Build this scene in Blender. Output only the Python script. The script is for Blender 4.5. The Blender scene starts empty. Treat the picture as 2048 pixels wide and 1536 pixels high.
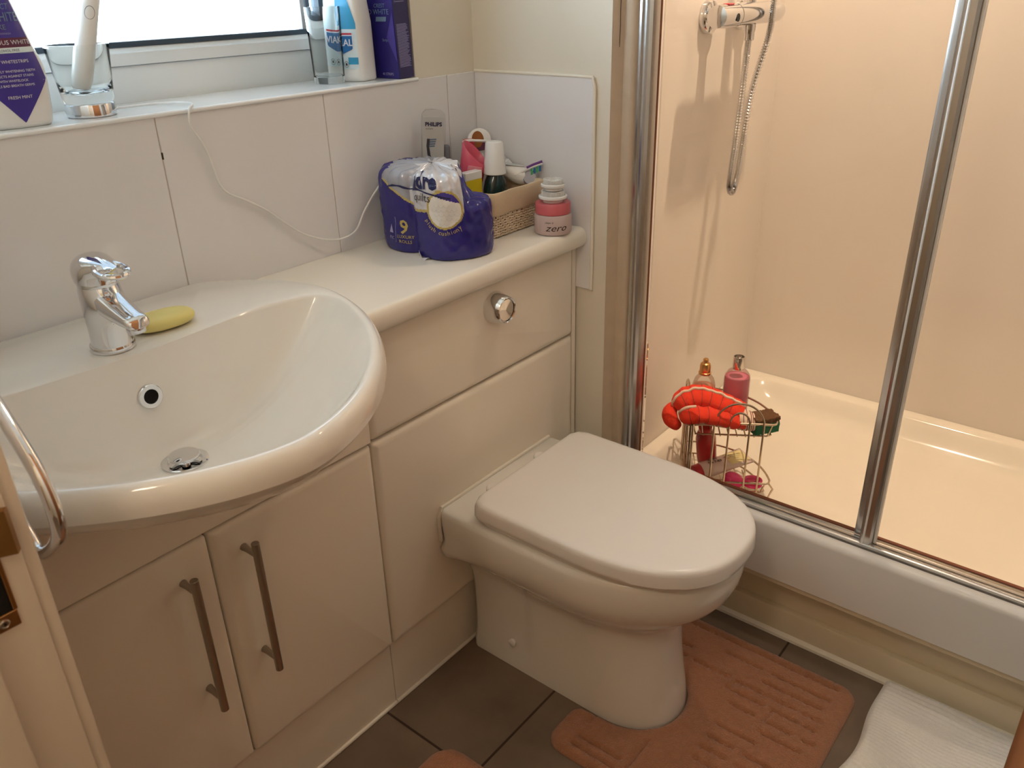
import bpy, bmesh, math, random
from mathutils import Vector, Matrix
from mathutils.geometry import delaunay_2d_cdt
import mathutils.noise as mnoise

S = bpy.context.scene
COL = S.collection
PI = math.pi
random.seed(4)

# ------------------------------------------------------------------ camera
CP = (-1.358066, -1.202115, 1.277280)
YAW, PIT, ROL, FPX = 0.879685, -0.452892, -0.0272277, 1647.237
_f = Vector((math.sin(YAW)*math.cos(PIT), math.cos(YAW)*math.cos(PIT), math.sin(PIT)))
_r = Vector((math.cos(YAW), -math.sin(YAW), 0.0))
_u = _r.cross(_f)
_r2 = math.cos(ROL)*_r + math.sin(ROL)*_u
_u2 = -math.sin(ROL)*_r + math.cos(ROL)*_u
cam = bpy.data.cameras.new('camera')
cam.sensor_width = 36.0
cam.lens = FPX/2048.0*36.0
cam.clip_start = 0.01
cam.dof.use_dof = True
cam.dof.focus_distance = 1.55
cam.dof.aperture_fstop = 12.0
co = bpy.data.objects.new('camera', cam)
COL.objects.link(co)
m = Matrix((_r2, _u2, -_f)).transposed().to_4x4()
m.translation = Vector(CP)
co.matrix_world = m
S.camera = co

# ------------------------------------------------------------------ world, lights, exposure
S.view_settings.view_transform = 'Standard'
S.view_settings.look = 'None'
S.view_settings.gamma = 1.0
S.view_settings.use_curve_mapping = False
S.view_settings.exposure = 0.72

w = bpy.data.worlds.new('overcast_sky')
S.world = w
w.use_nodes = True
_nt = w.node_tree
_bg = _nt.nodes['Background']
_tc = _nt.nodes.new('ShaderNodeTexCoord')
_sx = _nt.nodes.new('ShaderNodeSeparateXYZ')
_rp = _nt.nodes.new('ShaderNodeValToRGB')
_rp.color_ramp.elements[0].position = 0.04      # bright low haze and ground, upper sky dimmed to weaken steep light
_rp.color_ramp.elements[0].color = (0.71, 0.86, 1.0, 1)
_rp.color_ramp.elements[1].position = 0.50
_rp.color_ramp.elements[1].color = (0.10, 0.13, 0.16, 1)
_nt.links.new(_tc.outputs['Generated'], _sx.inputs[0])
_nt.links.new(_sx.outputs['Z'], _rp.inputs[0])
_nt.links.new(_rp.outputs[0], _bg.inputs[0])
_bg.inputs[1].default_value = 13.0


def lamp(name, kind, loc, energy, color, target=None, **kw):
    d = bpy.data.lights.new(name, kind)
    d.energy = energy
    d.color = color
    for k, v in kw.items():
        setattr(d, k, v)
    o = bpy.data.objects.new(name, d)
    COL.objects.link(o)
    o.location = loc
    if target is not None:
        o.rotation_euler = (Vector(target)-Vector(loc)).to_track_quat('-Z', 'Y').to_euler()
    return o


WARM = (1.0, 0.76, 0.55)
lamp('shower_downlight', 'SPOT', (0.33, -0.70, 2.30), 49, WARM, (0.33, -0.70, 0.0),
     spot_size=math.radians(120), spot_blend=0.8, shadow_soft_size=0.022)
lamp('towel_fill', 'SPOT', (-0.05, -1.42, 2.30), 9, (1.0, 0.84, 0.68), (-0.12, -1.22, 0.0),  # added spot without a fixture, brightens the towel corner
     spot_size=math.radians(52), spot_blend=0.9, shadow_soft_size=0.03)
lamp('hall_fill', 'POINT', (-1.85, -1.0, 2.20), 9.0, (1.0, 0.80, 0.60), shadow_soft_size=0.12)  # added warm fill from the unseen hall, lifts the ambient light
po = lamp('window_portal', 'AREA', (-0.66, 0.24, 1.62), 1, (1, 1, 1), (-0.66, -1, 1.62), shape='RECTANGLE', size=1.0, size_y=1.0)
po.data.cycles.is_portal = True

# ------------------------------------------------------------------ materials


def lin(c):
    return tuple(((x/255.0)/12.92 if x/255.0 <= 0.04045 else ((x/255.0+0.055)/1.055)**2.4) for x in c)


def mat(name, rgb, rough=0.5, metal=0.0, spec=0.5, coat=0.0, trans=0.0, ior=1.45, bump=None, var=0.0, vscale=30.0,
        sheen=0.0, sss=0.0, aniso=0.0):
    m = bpy.data.materials.new(name)
    m.use_nodes = True
    nt = m.node_tree
    b = nt.nodes['Principled BSDF']
    c = lin(rgb)
    b.inputs['Base Color'].default_value = (*c, 1)
    b.inputs['Roughness'].default_value = rough
    b.inputs['Metallic'].default_value = metal
    b.inputs['Specular IOR Level'].default_value = spec
    b.inputs['Coat Weight'].default_value = coat
    b.inputs['Coat Roughness'].default_value = 0.05
    b.inputs['Transmission Weight'].default_value = trans
    b.inputs['IOR'].default_value = ior
    b.inputs['Sheen Weight'].default_value = sheen
    if sss:
        b.inputs['Subsurface Weight'].default_value = sss
        b.inputs['Subsurface Radius'].default_value = (0.01, 0.008, 0.006)
    tc = nt.nodes.new('ShaderNodeTexCoord')
    n = nt.nodes.new('ShaderNodeTexNoise')
    n.inputs['Scale'].default_value = vscale
    n.inputs['Detail'].default_value = 4
    nt.links.new(tc.outputs['Object'], n.inputs['Vector'])
    if var > 0:
        mx = nt.nodes.new('ShaderNodeMix')
        mx.data_type = 'RGBA'
        mx.inputs[6].default_value = (*[x*(1-var) for x in c], 1)
        mx.inputs[7].default_value = (*[min(1, x*(1+var)) for x in c], 1)
        nt.links.new(n.outputs['Fac'], mx.inputs[0])
        nt.links.new(mx.outputs[2], b.inputs['Base Color'])
    if bump:
        n2 = nt.nodes.new('ShaderNodeTexNoise')
        n2.inputs['Scale'].default_value = bump[0]
        n2.inputs['Detail'].default_value = 3
        nt.links.new(tc.outputs['Object'], n2.inputs['Vector'])
        bp = nt.nodes.new('ShaderNodeBump')
        bp.inputs['Strength'].default_value = bump[1]
        bp.inputs['Distance'].default_value = bump[2]
        nt.links.new(n2.outputs['Fac'], bp.inputs['Height'])
        nt.links.new(bp.outputs['Normal'], b.inputs['Normal'])
    return m


def thin_glass(name, tint, gloss=0.9, rough=0.0):
    m = bpy.data.materials.new(name)
    m.use_nodes = True
    nt = m.node_tree
    nt.nodes.remove(nt.nodes['Principled BSDF'])
    out = nt.nodes['Material Output']
    t = nt.nodes.new('ShaderNodeBsdfTransparent')
    t.inputs[0].default_value = (*tint, 1)
    g = nt.nodes.new('ShaderNodeBsdfGlossy')
    g.inputs['Roughness'].default_value = rough
    fr = nt.nodes.new('ShaderNodeFresnel')
    fr.inputs[0].default_value = 1.35
    mu = nt.nodes.new('ShaderNodeMath')
    mu.operation = 'MULTIPLY'
    mu.inputs[1].default_value = gloss
    nt.links.new(fr.outputs[0], mu.inputs[0])
    mx = nt.nodes.new('ShaderNodeMixShader')
    nt.links.new(mu.outputs[0], mx.inputs[0])
    nt.links.new(t.outputs[0], mx.inputs[1])
    nt.links.new(g.outputs[0], mx.inputs[2])
    nt.links.new(mx.outputs[0], out.inputs[0])
    return m


M = {}
M['ceramic'] = mat('white_glazed_ceramic', (236, 233, 226), 0.07, spec=0.5, coat=0.3, bump=(9, 0.02, 0.004))
M['seat'] = mat('white_toilet_seat_plastic', (236, 232, 228), 0.22, bump=(14, 0.02, 0.002))
M['cab'] = mat('white_satin_cabinet', (242, 233, 217), 0.30, spec=0.4, bump=(60, 0.02, 0.001))
M['dark_gap'] = mat('dark_cabinet_gap', (60, 48, 38), 0.8, bump=(60, 0.02, 0.001))
M['worktop'] = mat('white_laminate_worktop', (238, 233, 222), 0.24, bump=(300, 0.03, 0.0004))
M['walltile'] = mat('white_wall_tile', (232, 231, 232), 0.12, var=0.02, vscale=5, bump=(6, 0.03, 0.004))
M['grout'] = mat('white_grout', (205, 192, 180), 0.8, var=0.15, vscale=60, bump=(200, 0.2, 0.001))
M['sillt'] = mat('white_sill_tile', (240, 242, 242), 0.10, bump=(8, 0.03, 0.003))
M['plaster'] = mat('cream_painted_plaster', (228, 220, 204), 0.75, var=0.02, vscale=8, bump=(220, 0.12, 0.0008))
M['upvc'] = mat('white_plastic_window_frame', (232, 236, 236), 0.25, bump=(40, 0.02, 0.001))
M['gasket'] = mat('dark_rubber_gasket', (58, 72, 84), 0.6, bump=(80, 0.1, 0.001))
M['acryl'] = mat('cream_gloss_shower_panel', (238, 230, 220), 0.10, var=0.015, vscale=4, bump=(5, 0.02, 0.003))
M['tray'] = mat('white_acrylic_tray', (242, 234, 218), 0.12, bump=(7, 0.03, 0.003))
M['trayf'] = mat('white_tray_fascia', (230, 227, 223), 0.25, bump=(30, 0.02, 0.002))
M['trim'] = mat('cream_gloss_trim', (222, 210, 184), 0.35, var=0.012, vscale=14, bump=(50, 0.02, 0.0004))
M['bead'] = mat('white_sealant_bead', (235, 228, 214), 0.35, bump=(60, 0.05, 0.001))
M['chrome'] = mat('polished_chrome', (226, 226, 228), 0.05, metal=1.0, bump=(30, 0.01, 0.0005))
M['alu'] = mat('satin_silver_profile', (206, 203, 200), 0.24, metal=1.0, var=0.05, vscale=25, bump=(40, 0.03, 0.0006))
M['steel'] = mat('brushed_steel', (168, 160, 150), 0.28, metal=1.0, bump=(260, 0.05, 0.0004))
M['wire'] = mat('wire_steel', (205, 188, 168), 0.20, metal=1.0, bump=(150, 0.05, 0.0004))
M['brass'] = mat('brass_plate', (170, 130, 84), 0.32, metal=1.0, var=0.08, vscale=60, bump=(120, 0.05, 0.0005))
M['seal'] = mat('brown_rubber_seal', (120, 62, 34), 0.4, bump=(60, 0.05, 0.001))
M['black'] = mat('black_hole', (14, 13, 13), 0.6, bump=(60, 0.02, 0.001))
M['white_pl'] = mat('white_plastic', (238, 237, 234), 0.25, bump=(50, 0.02, 0.001))
M['clear_gl'] = mat('clear_glass', (252, 254, 253), 0.0, trans=1.0, ior=1.27, bump=(8, 0.02, 0.001))
M['shower_gl'] = thin_glass('clear_shower_glass', (0.965, 0.955, 0.94), 0.75)
M['pane'] = thin_glass('window_pane_glass', (0.97, 0.985, 0.99), 0.8)
M['blister'] = thin_glass('clear_blister_plastic', (0.95, 0.95, 0.95), 0.5, 0.1)
M['soap'] = mat('pale_yellow_soap', (233, 220, 140), 0.45, sss=0.15, bump=(40, 0.03, 0.001))
M['navy'] = mat('navy_print', (44, 38, 118), 0.22, var=0.12, vscale=18, bump=(40, 0.06, 0.002))
M['packer'] = mat('mottled_sealant_strip', (196, 176, 152), 0.5, var=0.14, vscale=30, bump=(40, 0.2, 0.002))  # beige a little darker than the trim, with random mottling
M['doorp'] = mat('cream_painted_door', (222, 210, 194), 0.8, spec=0.1, bump=(40, 0.04, 0.001))
M['navy_pack'] = mat('navy_plastic_film', (48, 44, 124), 0.2, var=0.06, vscale=14, bump=(55, 0.25, 0.004))
M['silver_pack'] = mat('silver_white_film', (214, 216, 224), 0.18, metal=0.25, bump=(60, 0.35, 0.004))
M['grey_pack'] = mat('grey_film', (168, 172, 184), 0.22, metal=0.2, bump=(50, 0.25, 0.004))
M['gold'] = mat('gold_print', (196, 178, 110), 0.3, metal=0.3, bump=(60, 0.05, 0.001))
M['quilt'] = mat('white_quilted_print', (226, 222, 218), 0.6, var=0.04, vscale=60, bump=(120, 0.1, 0.001))
M['ink_w'] = mat('white_ink', (225, 225, 232), 0.4, bump=(60, 0.02, 0.001))
M['ink_n'] = mat('navy_ink', (34, 40, 88), 0.35, bump=(60, 0.02, 0.001))
M['ink_k'] = mat('black_ink', (34, 30, 34), 0.4, bump=(60, 0.02, 0.001))
M['ink_s'] = mat('silver_blue_ink', (120, 148, 178), 0.3, metal=0.4, bump=(60, 0.02, 0.001))
M['ink_l'] = mat('lilac_ink', (160, 156, 206), 0.4, bump=(60, 0.02, 0.001))
M['maroon'] = mat('maroon_band', (98, 48, 74), 0.3, bump=(60, 0.03, 0.001))
M['violet'] = mat('violet_label', (72, 62, 150), 0.25, var=0.22, vscale=22, bump=(60, 0.02, 0.001))
M['box_side'] = mat('dark_purple_card', (52, 44, 92), 0.4, var=0.05, vscale=20, bump=(60, 0.04, 0.001))
M['cyan'] = mat('cyan_label', (60, 160, 206), 0.3, var=0.25, vscale=26, bump=(60, 0.02, 0.001))
M['blue'] = mat('blue_label', (30, 104, 164), 0.3, bump=(60, 0.02, 0.001))
M['pale'] = mat('pale_label', (222, 236, 240), 0.3, var=0.04, vscale=30, bump=(60, 0.02, 0.001))
M['red'] = mat('red_plastic', (196, 36, 50), 0.3, bump=(50, 0.03, 0.001))
M['redc'] = mat('translucent_red_plastic', (196, 40, 48), 0.2, trans=0.35, bump=(50, 0.03, 0.001))
M['pink'] = mat('pink_plastic', (216, 92, 116), 0.3, bump=(50, 0.03, 0.001))
M['pinkl'] = mat('pale_pink_plastic', (222, 138, 148), 0.35, bump=(50, 0.03, 0.001))
M['hotpink'] = mat('hot_pink_plastic', (232, 40, 120), 0.25, bump=(50, 0.03, 0.001))
M['rose'] = mat('rose_plastic_lid', (206, 104, 112), 0.35, bump=(50, 0.03, 0.001))
M['frost'] = mat('frosted_jar', (226, 204, 200), 0.4, trans=0.25, sss=0.1, bump=(60, 0.03, 0.001))
M['dkgreen'] = mat('dark_green_bottle', (16, 46, 48), 0.15, coat=0.3, bump=(30, 0.03, 0.001))
M['yellow'] = mat('yellow_card', (220, 196, 30), 0.4, bump=(50, 0.03, 0.001))
M['grey'] = mat('grey_plastic', (108, 110, 118), 0.5, bump=(50, 0.06, 0.001))
M['dkgrey'] = mat('dark_grey_print', (66, 68, 82), 0.4, bump=(50, 0.03, 0.001))
M['card'] = mat('grey_white_card', (206, 206, 204), 0.4, var=0.03, vscale=30, bump=(50, 0.03, 0.001))
M['liner'] = mat('beige_cotton_liner', (214, 192, 162), 0.85, var=0.04, vscale=40, bump=(420, 0.4, 0.0012))
M['wicker'] = mat('white_painted_wicker', (226, 206, 180), 0.6, var=0.06, vscale=60, bump=(120, 0.2, 0.001))
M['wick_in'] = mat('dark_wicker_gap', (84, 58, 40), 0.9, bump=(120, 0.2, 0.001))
M['purple'] = mat('purple_plastic', (104, 52, 128), 0.3, bump=(50, 0.03, 0.001))
M['green'] = mat('green_bristles', (70, 170, 110), 0.5, bump=(300, 0.3, 0.001))
M['bluebr'] = mat('blue_bristles', (40, 110, 160), 0.5, bump=(300, 0.3, 0.001))
M['orange'] = mat('orange_red_towelling', (232, 54, 22), 0.85, sheen=0.04, var=0.12, vscale=60, bump=(260, 0.5, 0.002))
M['stripe'] = mat('dark_stripe', (120, 60, 60), 0.8, bump=(100, 0.2, 0.001))
M['cuff'] = mat('cream_cuff_fabric', (238, 214, 192), 0.8, bump=(300, 0.3, 0.001))
M['scour'] = mat('brown_scouring_pad', (110, 76, 48), 0.95, var=0.5, vscale=240, bump=(320, 1.0, 0.004))
M['sponge'] = mat('green_sponge', (22, 112, 76), 0.9, var=0.2, vscale=120, bump=(260, 0.6, 0.002))
M['tube'] = mat('pale_tube_plastic', (226, 206, 196), 0.25, bump=(50, 0.03, 0.001))
M['paleyl'] = mat('pale_yellow_print', (236, 222, 160), 0.3, bump=(50, 0.03, 0.001))
M['goldcap'] = mat('gold_cap', (214, 160, 92), 0.22, metal=1.0, bump=(50, 0.03, 0.001))
M['silvcap'] = mat('silver_cap', (214, 206, 200), 0.1, metal=1.0, bump=(50, 0.02, 0.001))
M['clr_pl'] = thin_glass('clear_bottle_plastic', (0.98, 0.95, 0.93), 0.6, 0.05)
M['pinkliq'] = mat('pink_shower_gel', (238, 140, 164), 0.12, trans=0.25, ior=1.33, bump=(20, 0.03, 0.001))
M['paleliq'] = mat('pale_shower_gel', (236, 176, 146), 0.12, trans=0.3, ior=1.33, bump=(20, 0.03, 0.001))
M['towel'] = mat('white_ribbed_cotton', (242, 238, 232), 0.9, sheen=0.2, var=0.05, vscale=120, bump=(380, 0.7, 0.002))
M['matb'] = mat('brown_bath_mat_pile', (172, 116, 82), 0.95, sheen=0.3, var=0.16, vscale=90, bump=(420, 1.0, 0.004))
M['jamb'] = mat('cream_gloss_door_frame', (226, 214, 196), 0.3, bump=(40, 0.04, 0.001))
M['lead'] = mat('lead_seam', (150, 148, 146), 0.4, bump=(40, 0.04, 0.001))


def wood():
    m = mat('orange_brown_wood', (150, 92, 54), 0.95, spec=0.05)
    nt = m.node_tree
    b = nt.nodes['Principled BSDF']
    tc = nt.nodes.new('ShaderNodeTexCoord')
    mp = nt.nodes.new('ShaderNodeMapping')
    mp.inputs['Scale'].default_value = (40, 40, 1.5)
    n = nt.nodes.new('ShaderNodeTexNoise')
    n.inputs['Scale'].default_value = 2.0
    n.inputs['Detail'].default_value = 6
    cr = nt.nodes.new('ShaderNodeValToRGB')
    cr.color_ramp.elements[0].color = (*lin((136, 84, 48)), 1)
    cr.color_ramp.elements[1].color = (*lin((168, 108, 66)), 1)
    nt.links.new(tc.outputs['Object'], mp.inputs[0])
    nt.links.new(mp.outputs[0], n.inputs['Vector'])
    nt.links.new(n.outputs['Fac'], cr.inputs[0])
    nt.links.new(cr.outputs[0], b.inputs['Base Color'])
    return m


def floor_mat():
    m = mat('grey_brown_floor_tile', (96, 84, 74), 0.32)
    nt = m.node_tree
    b = nt.nodes['Principled BSDF']
    tc = nt.nodes.new('ShaderNodeTexCoord')
    sp = nt.nodes.new('ShaderNodeSeparateXYZ')
    nt.links.new(tc.outputs['Object'], sp.inputs[0])

    def groove(sock, off, half=0.158):
        a = nt.nodes.new('ShaderNodeMath'); a.operation = 'ADD'; a.inputs[1].default_value = off
        nt.links.new(sock, a.inputs[0])
        d = nt.nodes.new('ShaderNodeMath'); d.operation = 'PINGPONG'; d.inputs[1].default_value = half
        nt.links.new(a.outputs[0], d.inputs[0])
        l = nt.nodes.new('ShaderNodeMath'); l.operation = 'LESS_THAN'; l.inputs[1].default_value = 0.0024
        nt.links.new(d.outputs[0], l.inputs[0])
        return l.outputs[0]
    gx = groove(sp.outputs['X'], 0.622, 0.35)
    gy = groove(sp.outputs['Y'], 0.481)
    mx = nt.nodes.new('ShaderNodeMath'); mx.operation = 'MAXIMUM'
    nt.links.new(gx, mx.inputs[0]); nt.links.new(gy, mx.inputs[1])
    n = nt.nodes.new('ShaderNodeTexNoise'); n.inputs['Scale'].default_value = 7; n.inputs['Detail'].default_value = 6
    nt.links.new(tc.outputs['Object'], n.inputs['Vector'])
    cr = nt.nodes.new('ShaderNodeValToRGB')
    cr.color_ramp.elements[0].position = 0.3
    cr.color_ramp.elements[1].position = 0.7
    cr.color_ramp.elements[0].color = (*lin((108, 92, 78)), 1)
    cr.color_ramp.elements[1].color = (*lin((130, 112, 96)), 1)
    nt.links.new(n.outputs['Fac'], cr.inputs[0])
    mc = nt.nodes.new('ShaderNodeMix'); mc.data_type = 'RGBA'
    nt.links.new(mx.outputs[0], mc.inputs[0])
    nt.links.new(cr.outputs[0], mc.inputs[6])
    mc.inputs[7].default_value = (*lin((62, 48, 40)), 1)
    nt.links.new(mc.outputs[2], b.inputs['Base Color'])
    bp = nt.nodes.new('ShaderNodeBump'); bp.invert = True
    bp.inputs['Strength'].default_value = 0.6; bp.inputs['Distance'].default_value = 0.002
    nt.links.new(mx.outputs[0], bp.inputs['Height'])
    nt.links.new(bp.outputs['Normal'], b.inputs['Normal'])
    return m


M['wood'] = wood()
M['floor'] = floor_mat()

# ------------------------------------------------------------------ mesh building
ORG = {}


class MB:
    def __init__(s, mt=None):
        s.v = []; s.f = []; s.mi = []; s.mats = []; s.cur = 0
        if mt: s.use(mt)

    def use(s, mt):
        mt = M[mt] if isinstance(mt, str) else mt
        if mt not in s.mats: s.mats.append(mt)
        s.cur = s.mats.index(mt)
        return s

    def add(s, vs, fs, mats=None):
        o = len(s.v)
        s.v += [tuple(p) for p in vs]
        for i, f in enumerate(fs):
            s.f.append([k+o for k in f])
            s.mi.append(s.cur if mats is None else mats[i])
        return s

    def box(s, a, b, bev=0.0, seg=2, mtx=None):
        bm = bmesh.new()
        bmesh.ops.create_cube(bm, size=1.0)
        for v in bm.verts:
            v.co = Vector([(a[i]+b[i])/2+(b[i]-a[i])*v.co[i] for i in range(3)])
        if bev > 0:
            bmesh.ops.bevel(bm, geom=bm.edges[:], offset=bev, segments=seg, affect='EDGES', profile=0.5)
        s.frombm(bm, mtx)
        return s

    def frombm(s, bm, mtx=None):
        bm.verts.index_update()
        vs = [(mtx @ v.co if mtx else v.co.copy()) for v in bm.verts]
        s.add(vs, [[v.index for v in f.verts] for f in bm.faces])
        bm.free()

    def loft(s, rings, closed=True, cap0=False, cap1=False, loop=False):
        n = len(rings[0])
        vs = [p for r in rings for p in r]
        fs = []
        R_ = len(rings)
        for i in range(R_ if loop else R_-1):
            j = (i+1) % R_
            for k in range(n if closed else n-1):
                k2 = (k+1) % n
                fs.append([i*n+k, i*n+k2, j*n+k2, j*n+k])
        if cap0: fs.append(list(range(n))[::-1])
        if cap1: fs.append([(R_-1)*n+k for k in range(n)])
        s.add(vs, fs)
        return s

    def lathe(s, prof, c=(0, 0, 0), axis=(0, 0, 1), seg=32, ref=None):
        ax = Vector(axis).normalized()
        if ref is None:
            ref = Vector((1, 0, 0)) if abs(ax.x) < 0.9 else Vector((0, 1, 0))
        u = (Vector(ref) - ax*ax.dot(Vector(ref))).normalized()
        v = ax.cross(u)
        c = Vector(c)
        rings = []
        for r, z in prof:
            r = max(r, 1e-5)
            rings.append([c+ax*z+u*(r*math.cos(2*PI*k/seg))+v*(r*math.sin(2*PI*k/seg)) for k in range(seg)])
        s.loft(rings, True, prof[0][0] > 1e-4, prof[-1][0] > 1e-4)
        return s

    def tube(s, path, r, seg=10, closed=False, rr=None):
        P = [Vector(p) for p in path]
        n = len(P)
        T = []
        for i in range(n):
            a = P[(i-1) % n] if closed or i > 0 else P[0]
            b = P[(i+1) % n] if closed or i < n-1 else P[-1]
            t = (b-a)
            T.append(t.normalized() if t.length > 1e-9 else Vector((0, 0, 1)))
        ref = Vector((0, 0, 1)) if abs(T[0].z) < 0.9 else Vector((1, 0, 0))
        nrm = (ref-T[0]*ref.dot(T[0])).normalized()
        rings = []
        for i in range(n):
            nrm = nrm-T[i]*nrm.dot(T[i])
            nrm = nrm.normalized() if nrm.length > 1e-6 else T[i].orthogonal().normalized()
            bn = T[i].cross(nrm)
            q = r if rr is None else rr[i]
            rings.append([P[i]+nrm*(q*math.cos(2*PI*k/seg))+bn*(q*math.sin(2*PI*k/seg)) for k in range(seg)])
        s.loft(rings, True, not closed, not closed, loop=closed)
        return s

    def prism(s, poly, axis, a, b, bev=0.0, seg=2):
        """poly in the two other axes (in xyz order), extruded along axis from a to b"""
        i = 'xyz'.index(axis)
        o = [k for k in range(3) if k != i]
        bm = bmesh.new()

        def mk(val):
            out = []
            for p in poly:
                c = [0, 0, 0]; c[o[0]] = p[0]; c[o[1]] = p[1]; c[i] = val
                out.append(bm.verts.new(c))
            return out
        A, B = mk(a), mk(b)
        bm.faces.new(A); bm.faces.new(B[::-1])
        n = len(poly)
        for k in range(n):
            bm.faces.new([A[k], A[(k+1) % n], B[(k+1) % n], B[k]][::-1])
        bmesh.ops.recalc_face_normals(bm, faces=bm.faces[:])
        if bev > 0:
            ed = [e for e in bm.edges if all(v in A for v in e.verts) or all(v in B for v in e.verts)]
            bmesh.ops.bevel(bm, geom=ed, offset=bev, segments=seg, affect='EDGES', profile=0.5)
        s.frombm(bm)
        return s

    def xf(s, mtx):
        s.v = [tuple(mtx @ Vector(p)) for p in s.v]
        return s

    def build(s, name, parent=None, angle=35, loc=None, recalc=True):
        me = bpy.data.meshes.new(name)
        org = Vector(ORG[parent]) if parent is not None else Vector(loc or (0, 0, 0))
        me.from_pydata([tuple(Vector(p)-org) for p in s.v], [], s.f)
        for mt in s.mats: me.materials.append(mt)
        me.polygons.foreach_set('material_index', s.mi)
        if recalc:
            bm = bmesh.new(); bm.from_mesh(me)
            bmesh.ops.recalc_face_normals(bm, faces=bm.faces[:])
            bm.to_mesh(me); bm.free()
        me.polygons.foreach_set('use_smooth', [True]*len(me.polygons))
        me.set_sharp_from_angle(angle=math.radians(angle))
        o = bpy.data.objects.new(name, me)
        COL.objects.link(o)
        if parent is not None:
            o.parent = parent
        else:
            o.location = org
        ORG[o] = tuple(org)
        return o


def tag(o, label, cat, group=None):
    o['label'] = label; o['category'] = cat
    if group: o['group'] = group
    return o


def thing(name, loc, label, cat, group=None):
    o = bpy.data.objects.new(name, None)
    COL.objects.link(o)
    o.location = loc
    o.empty_display_size = 0.03
    ORG[o] = tuple(loc)
    return tag(o, label, cat, group)


def struct(o, label=None, cat=None):
    o['kind'] = 'structure'
    if label: o['label'] = label; o['category'] = cat
    return o


def catmull(pts, n=8, closed=False):
    P = [Vector(p) for p in pts]
    out = []
    N = len(P)
    for i in range(N if closed else N-1):
        if closed:
            a, b, c, d = P[i-1], P[i], P[(i+1) % N], P[(i+2) % N]
        else:
            a, b, c, d = P[max(i-1, 0)], P[i], P[i+1], P[min(i+2, N-1)]
        for k in range(n):
            t = k/n
            out.append(0.5*((2*b)+(c-a)*t+(2*a-5*b+4*c-d)*t*t+(3*b-a-3*c+d)*t**3))
    if not closed: out.append(P[-1])
    return out


def text2d(s, h, bold=0.0, align='CENTER', shear=0.0, sx=1.0):
    cu = bpy.data.curves.new('t', 'FONT')
    cu.body = s; cu.size = h*1.38; cu.offset = bold; cu.align_x = align; cu.shear = shear
    cu.resolution_u = 2
    o = bpy.data.objects.new('t', cu)
    COL.objects.link(o)
    dg = bpy.context.evaluated_depsgraph_get(); dg.update()
    me = bpy.data.meshes.new_from_object(o.evaluated_get(dg))
    vs = [(v.co.x*sx, v.co.y) for v in me.vertices]
    fs = [list(p.vertices) for p in me.polygons]
    bpy.data.objects.remove(o); bpy.data.curves.remove(cu); bpy.data.meshes.remove(me)
    return vs, fs


def put_text(mb, s, h, fn, at=(0, 0), mt=None, rot=0.0, **kw):
    """fn maps label-plane (a, b) to 3D"""
    if mt: mb.use(mt)
    vs, fs = text2d(s, h, **kw)
    c, q = math.cos(rot), math.sin(rot)
    mb.add([fn(at[0]+c*x-q*y, at[1]+q*x+c*y) for x, y in vs], fs)


def plane_fn(o, ex, ey, off=0.0):
    o, ex, ey = Vector(o), Vector(ex).normalized(), Vector(ey).normalized()
    n = ex.cross(ey)*off
    return lambda a, b: o+ex*a+ey*b+n


def rows(mb, zs, xl, xr, fn, nx=8, mt=None):
    if mt: mb.use(mt)
    vs, fs = [], []
    for z in zs:
        for k in range(nx+1):
            t = k/nx
            vs.append(fn(xl(z)*(1-t)+xr(z)*t, z))
    for i in range(len(zs)-1):
        for k in range(nx):
            a = i*(nx+1)+k
            fs.append([a, a+1, a+nx+2, a+nx+1])
    mb.add(vs, fs)


def lint(pts):
    def f(z):
        for (a, va), (b, vb) in zip(pts, pts[1:]):
            if z <= b: return va+(vb-va)*(max(z, a)-a)/(b-a)
        return pts[-1][1]
    return f


def frange(a, b, n):
    return [a+(b-a)*i/n for i in range(n+1)]

# ------------------------------------------------------------------ room shell
ZC = 2.36
XW, YS = -1.20, -1.85            # inner faces of the west and south walls
XB = 0.69                        # shower back wall
YM = -0.365                      # shower mixer wall
struct(MB('floor').box((-2.6, -2.2, -0.06), (0.80, 0.02, 0)).build('floor'), 'grey brown square floor tiles with dark grout lines', 'floor')
struct(MB('plaster').box((-2.6, -2.2, ZC), (0.80, 0.28, ZC+.06)).build('ceiling'), 'plain painted ceiling above the bathroom', 'ceiling')
WX0, WX1, WZ0, WZ1 = -1.13, -0.165, 1.118, 2.10
mb = MB('plaster')
mb.box((XW-.1, .006, 0), (WX0, .27, ZC)).box((WX1, .006, 0), (.80, .27, ZC)).box((WX0, .006, 0), (WX1, .27, WZ0-.02)).box((WX0, .006, WZ1), (WX1, .27, ZC))
struct(mb.build('wall_north'), 'cream painted wall around the window above the tiles', 'wall')
mb = MB('plaster').box((.006, YM+.035, 0), (.045, .006, ZC))
struct(mb.build('wall_east'), 'narrow cream wall between side tile and shower frame', 'wall')
mb = MB('plaster')
mb.box((XW-.1, -.5485, 0), (XW, .006, ZC)).box((XW-.1, YS, 0), (XW, -1.2795, ZC)).box((XW-.1, -1.2785, 2.021), (XW, -.5485, ZC))
struct(mb.build('wall_west'), 'cream wall with the doorway and chrome towel ring', 'wall')
struct(MB('plaster').box((-2.6, YS-.1, 0), (.80, YS, ZC)).build('wall_south'), 'cream wall opposite the window', 'wall')
mb = MB('plaster').box((-2.6, YS, 0), (-2.5, .006, ZC)).box((-2.5, -.1, 0), (XW-.1, .006, ZC))
struct(mb.build('wall_hall'), 'cream walls of the hall outside the doorway', 'wall')
struct(MB('acryl').box((.062, YM, .27), (XB+.01, YM+.03, ZC)).build('wall_shower_side'), 'glossy cream shower wall panel behind the mixer bar', 'wall')
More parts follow.
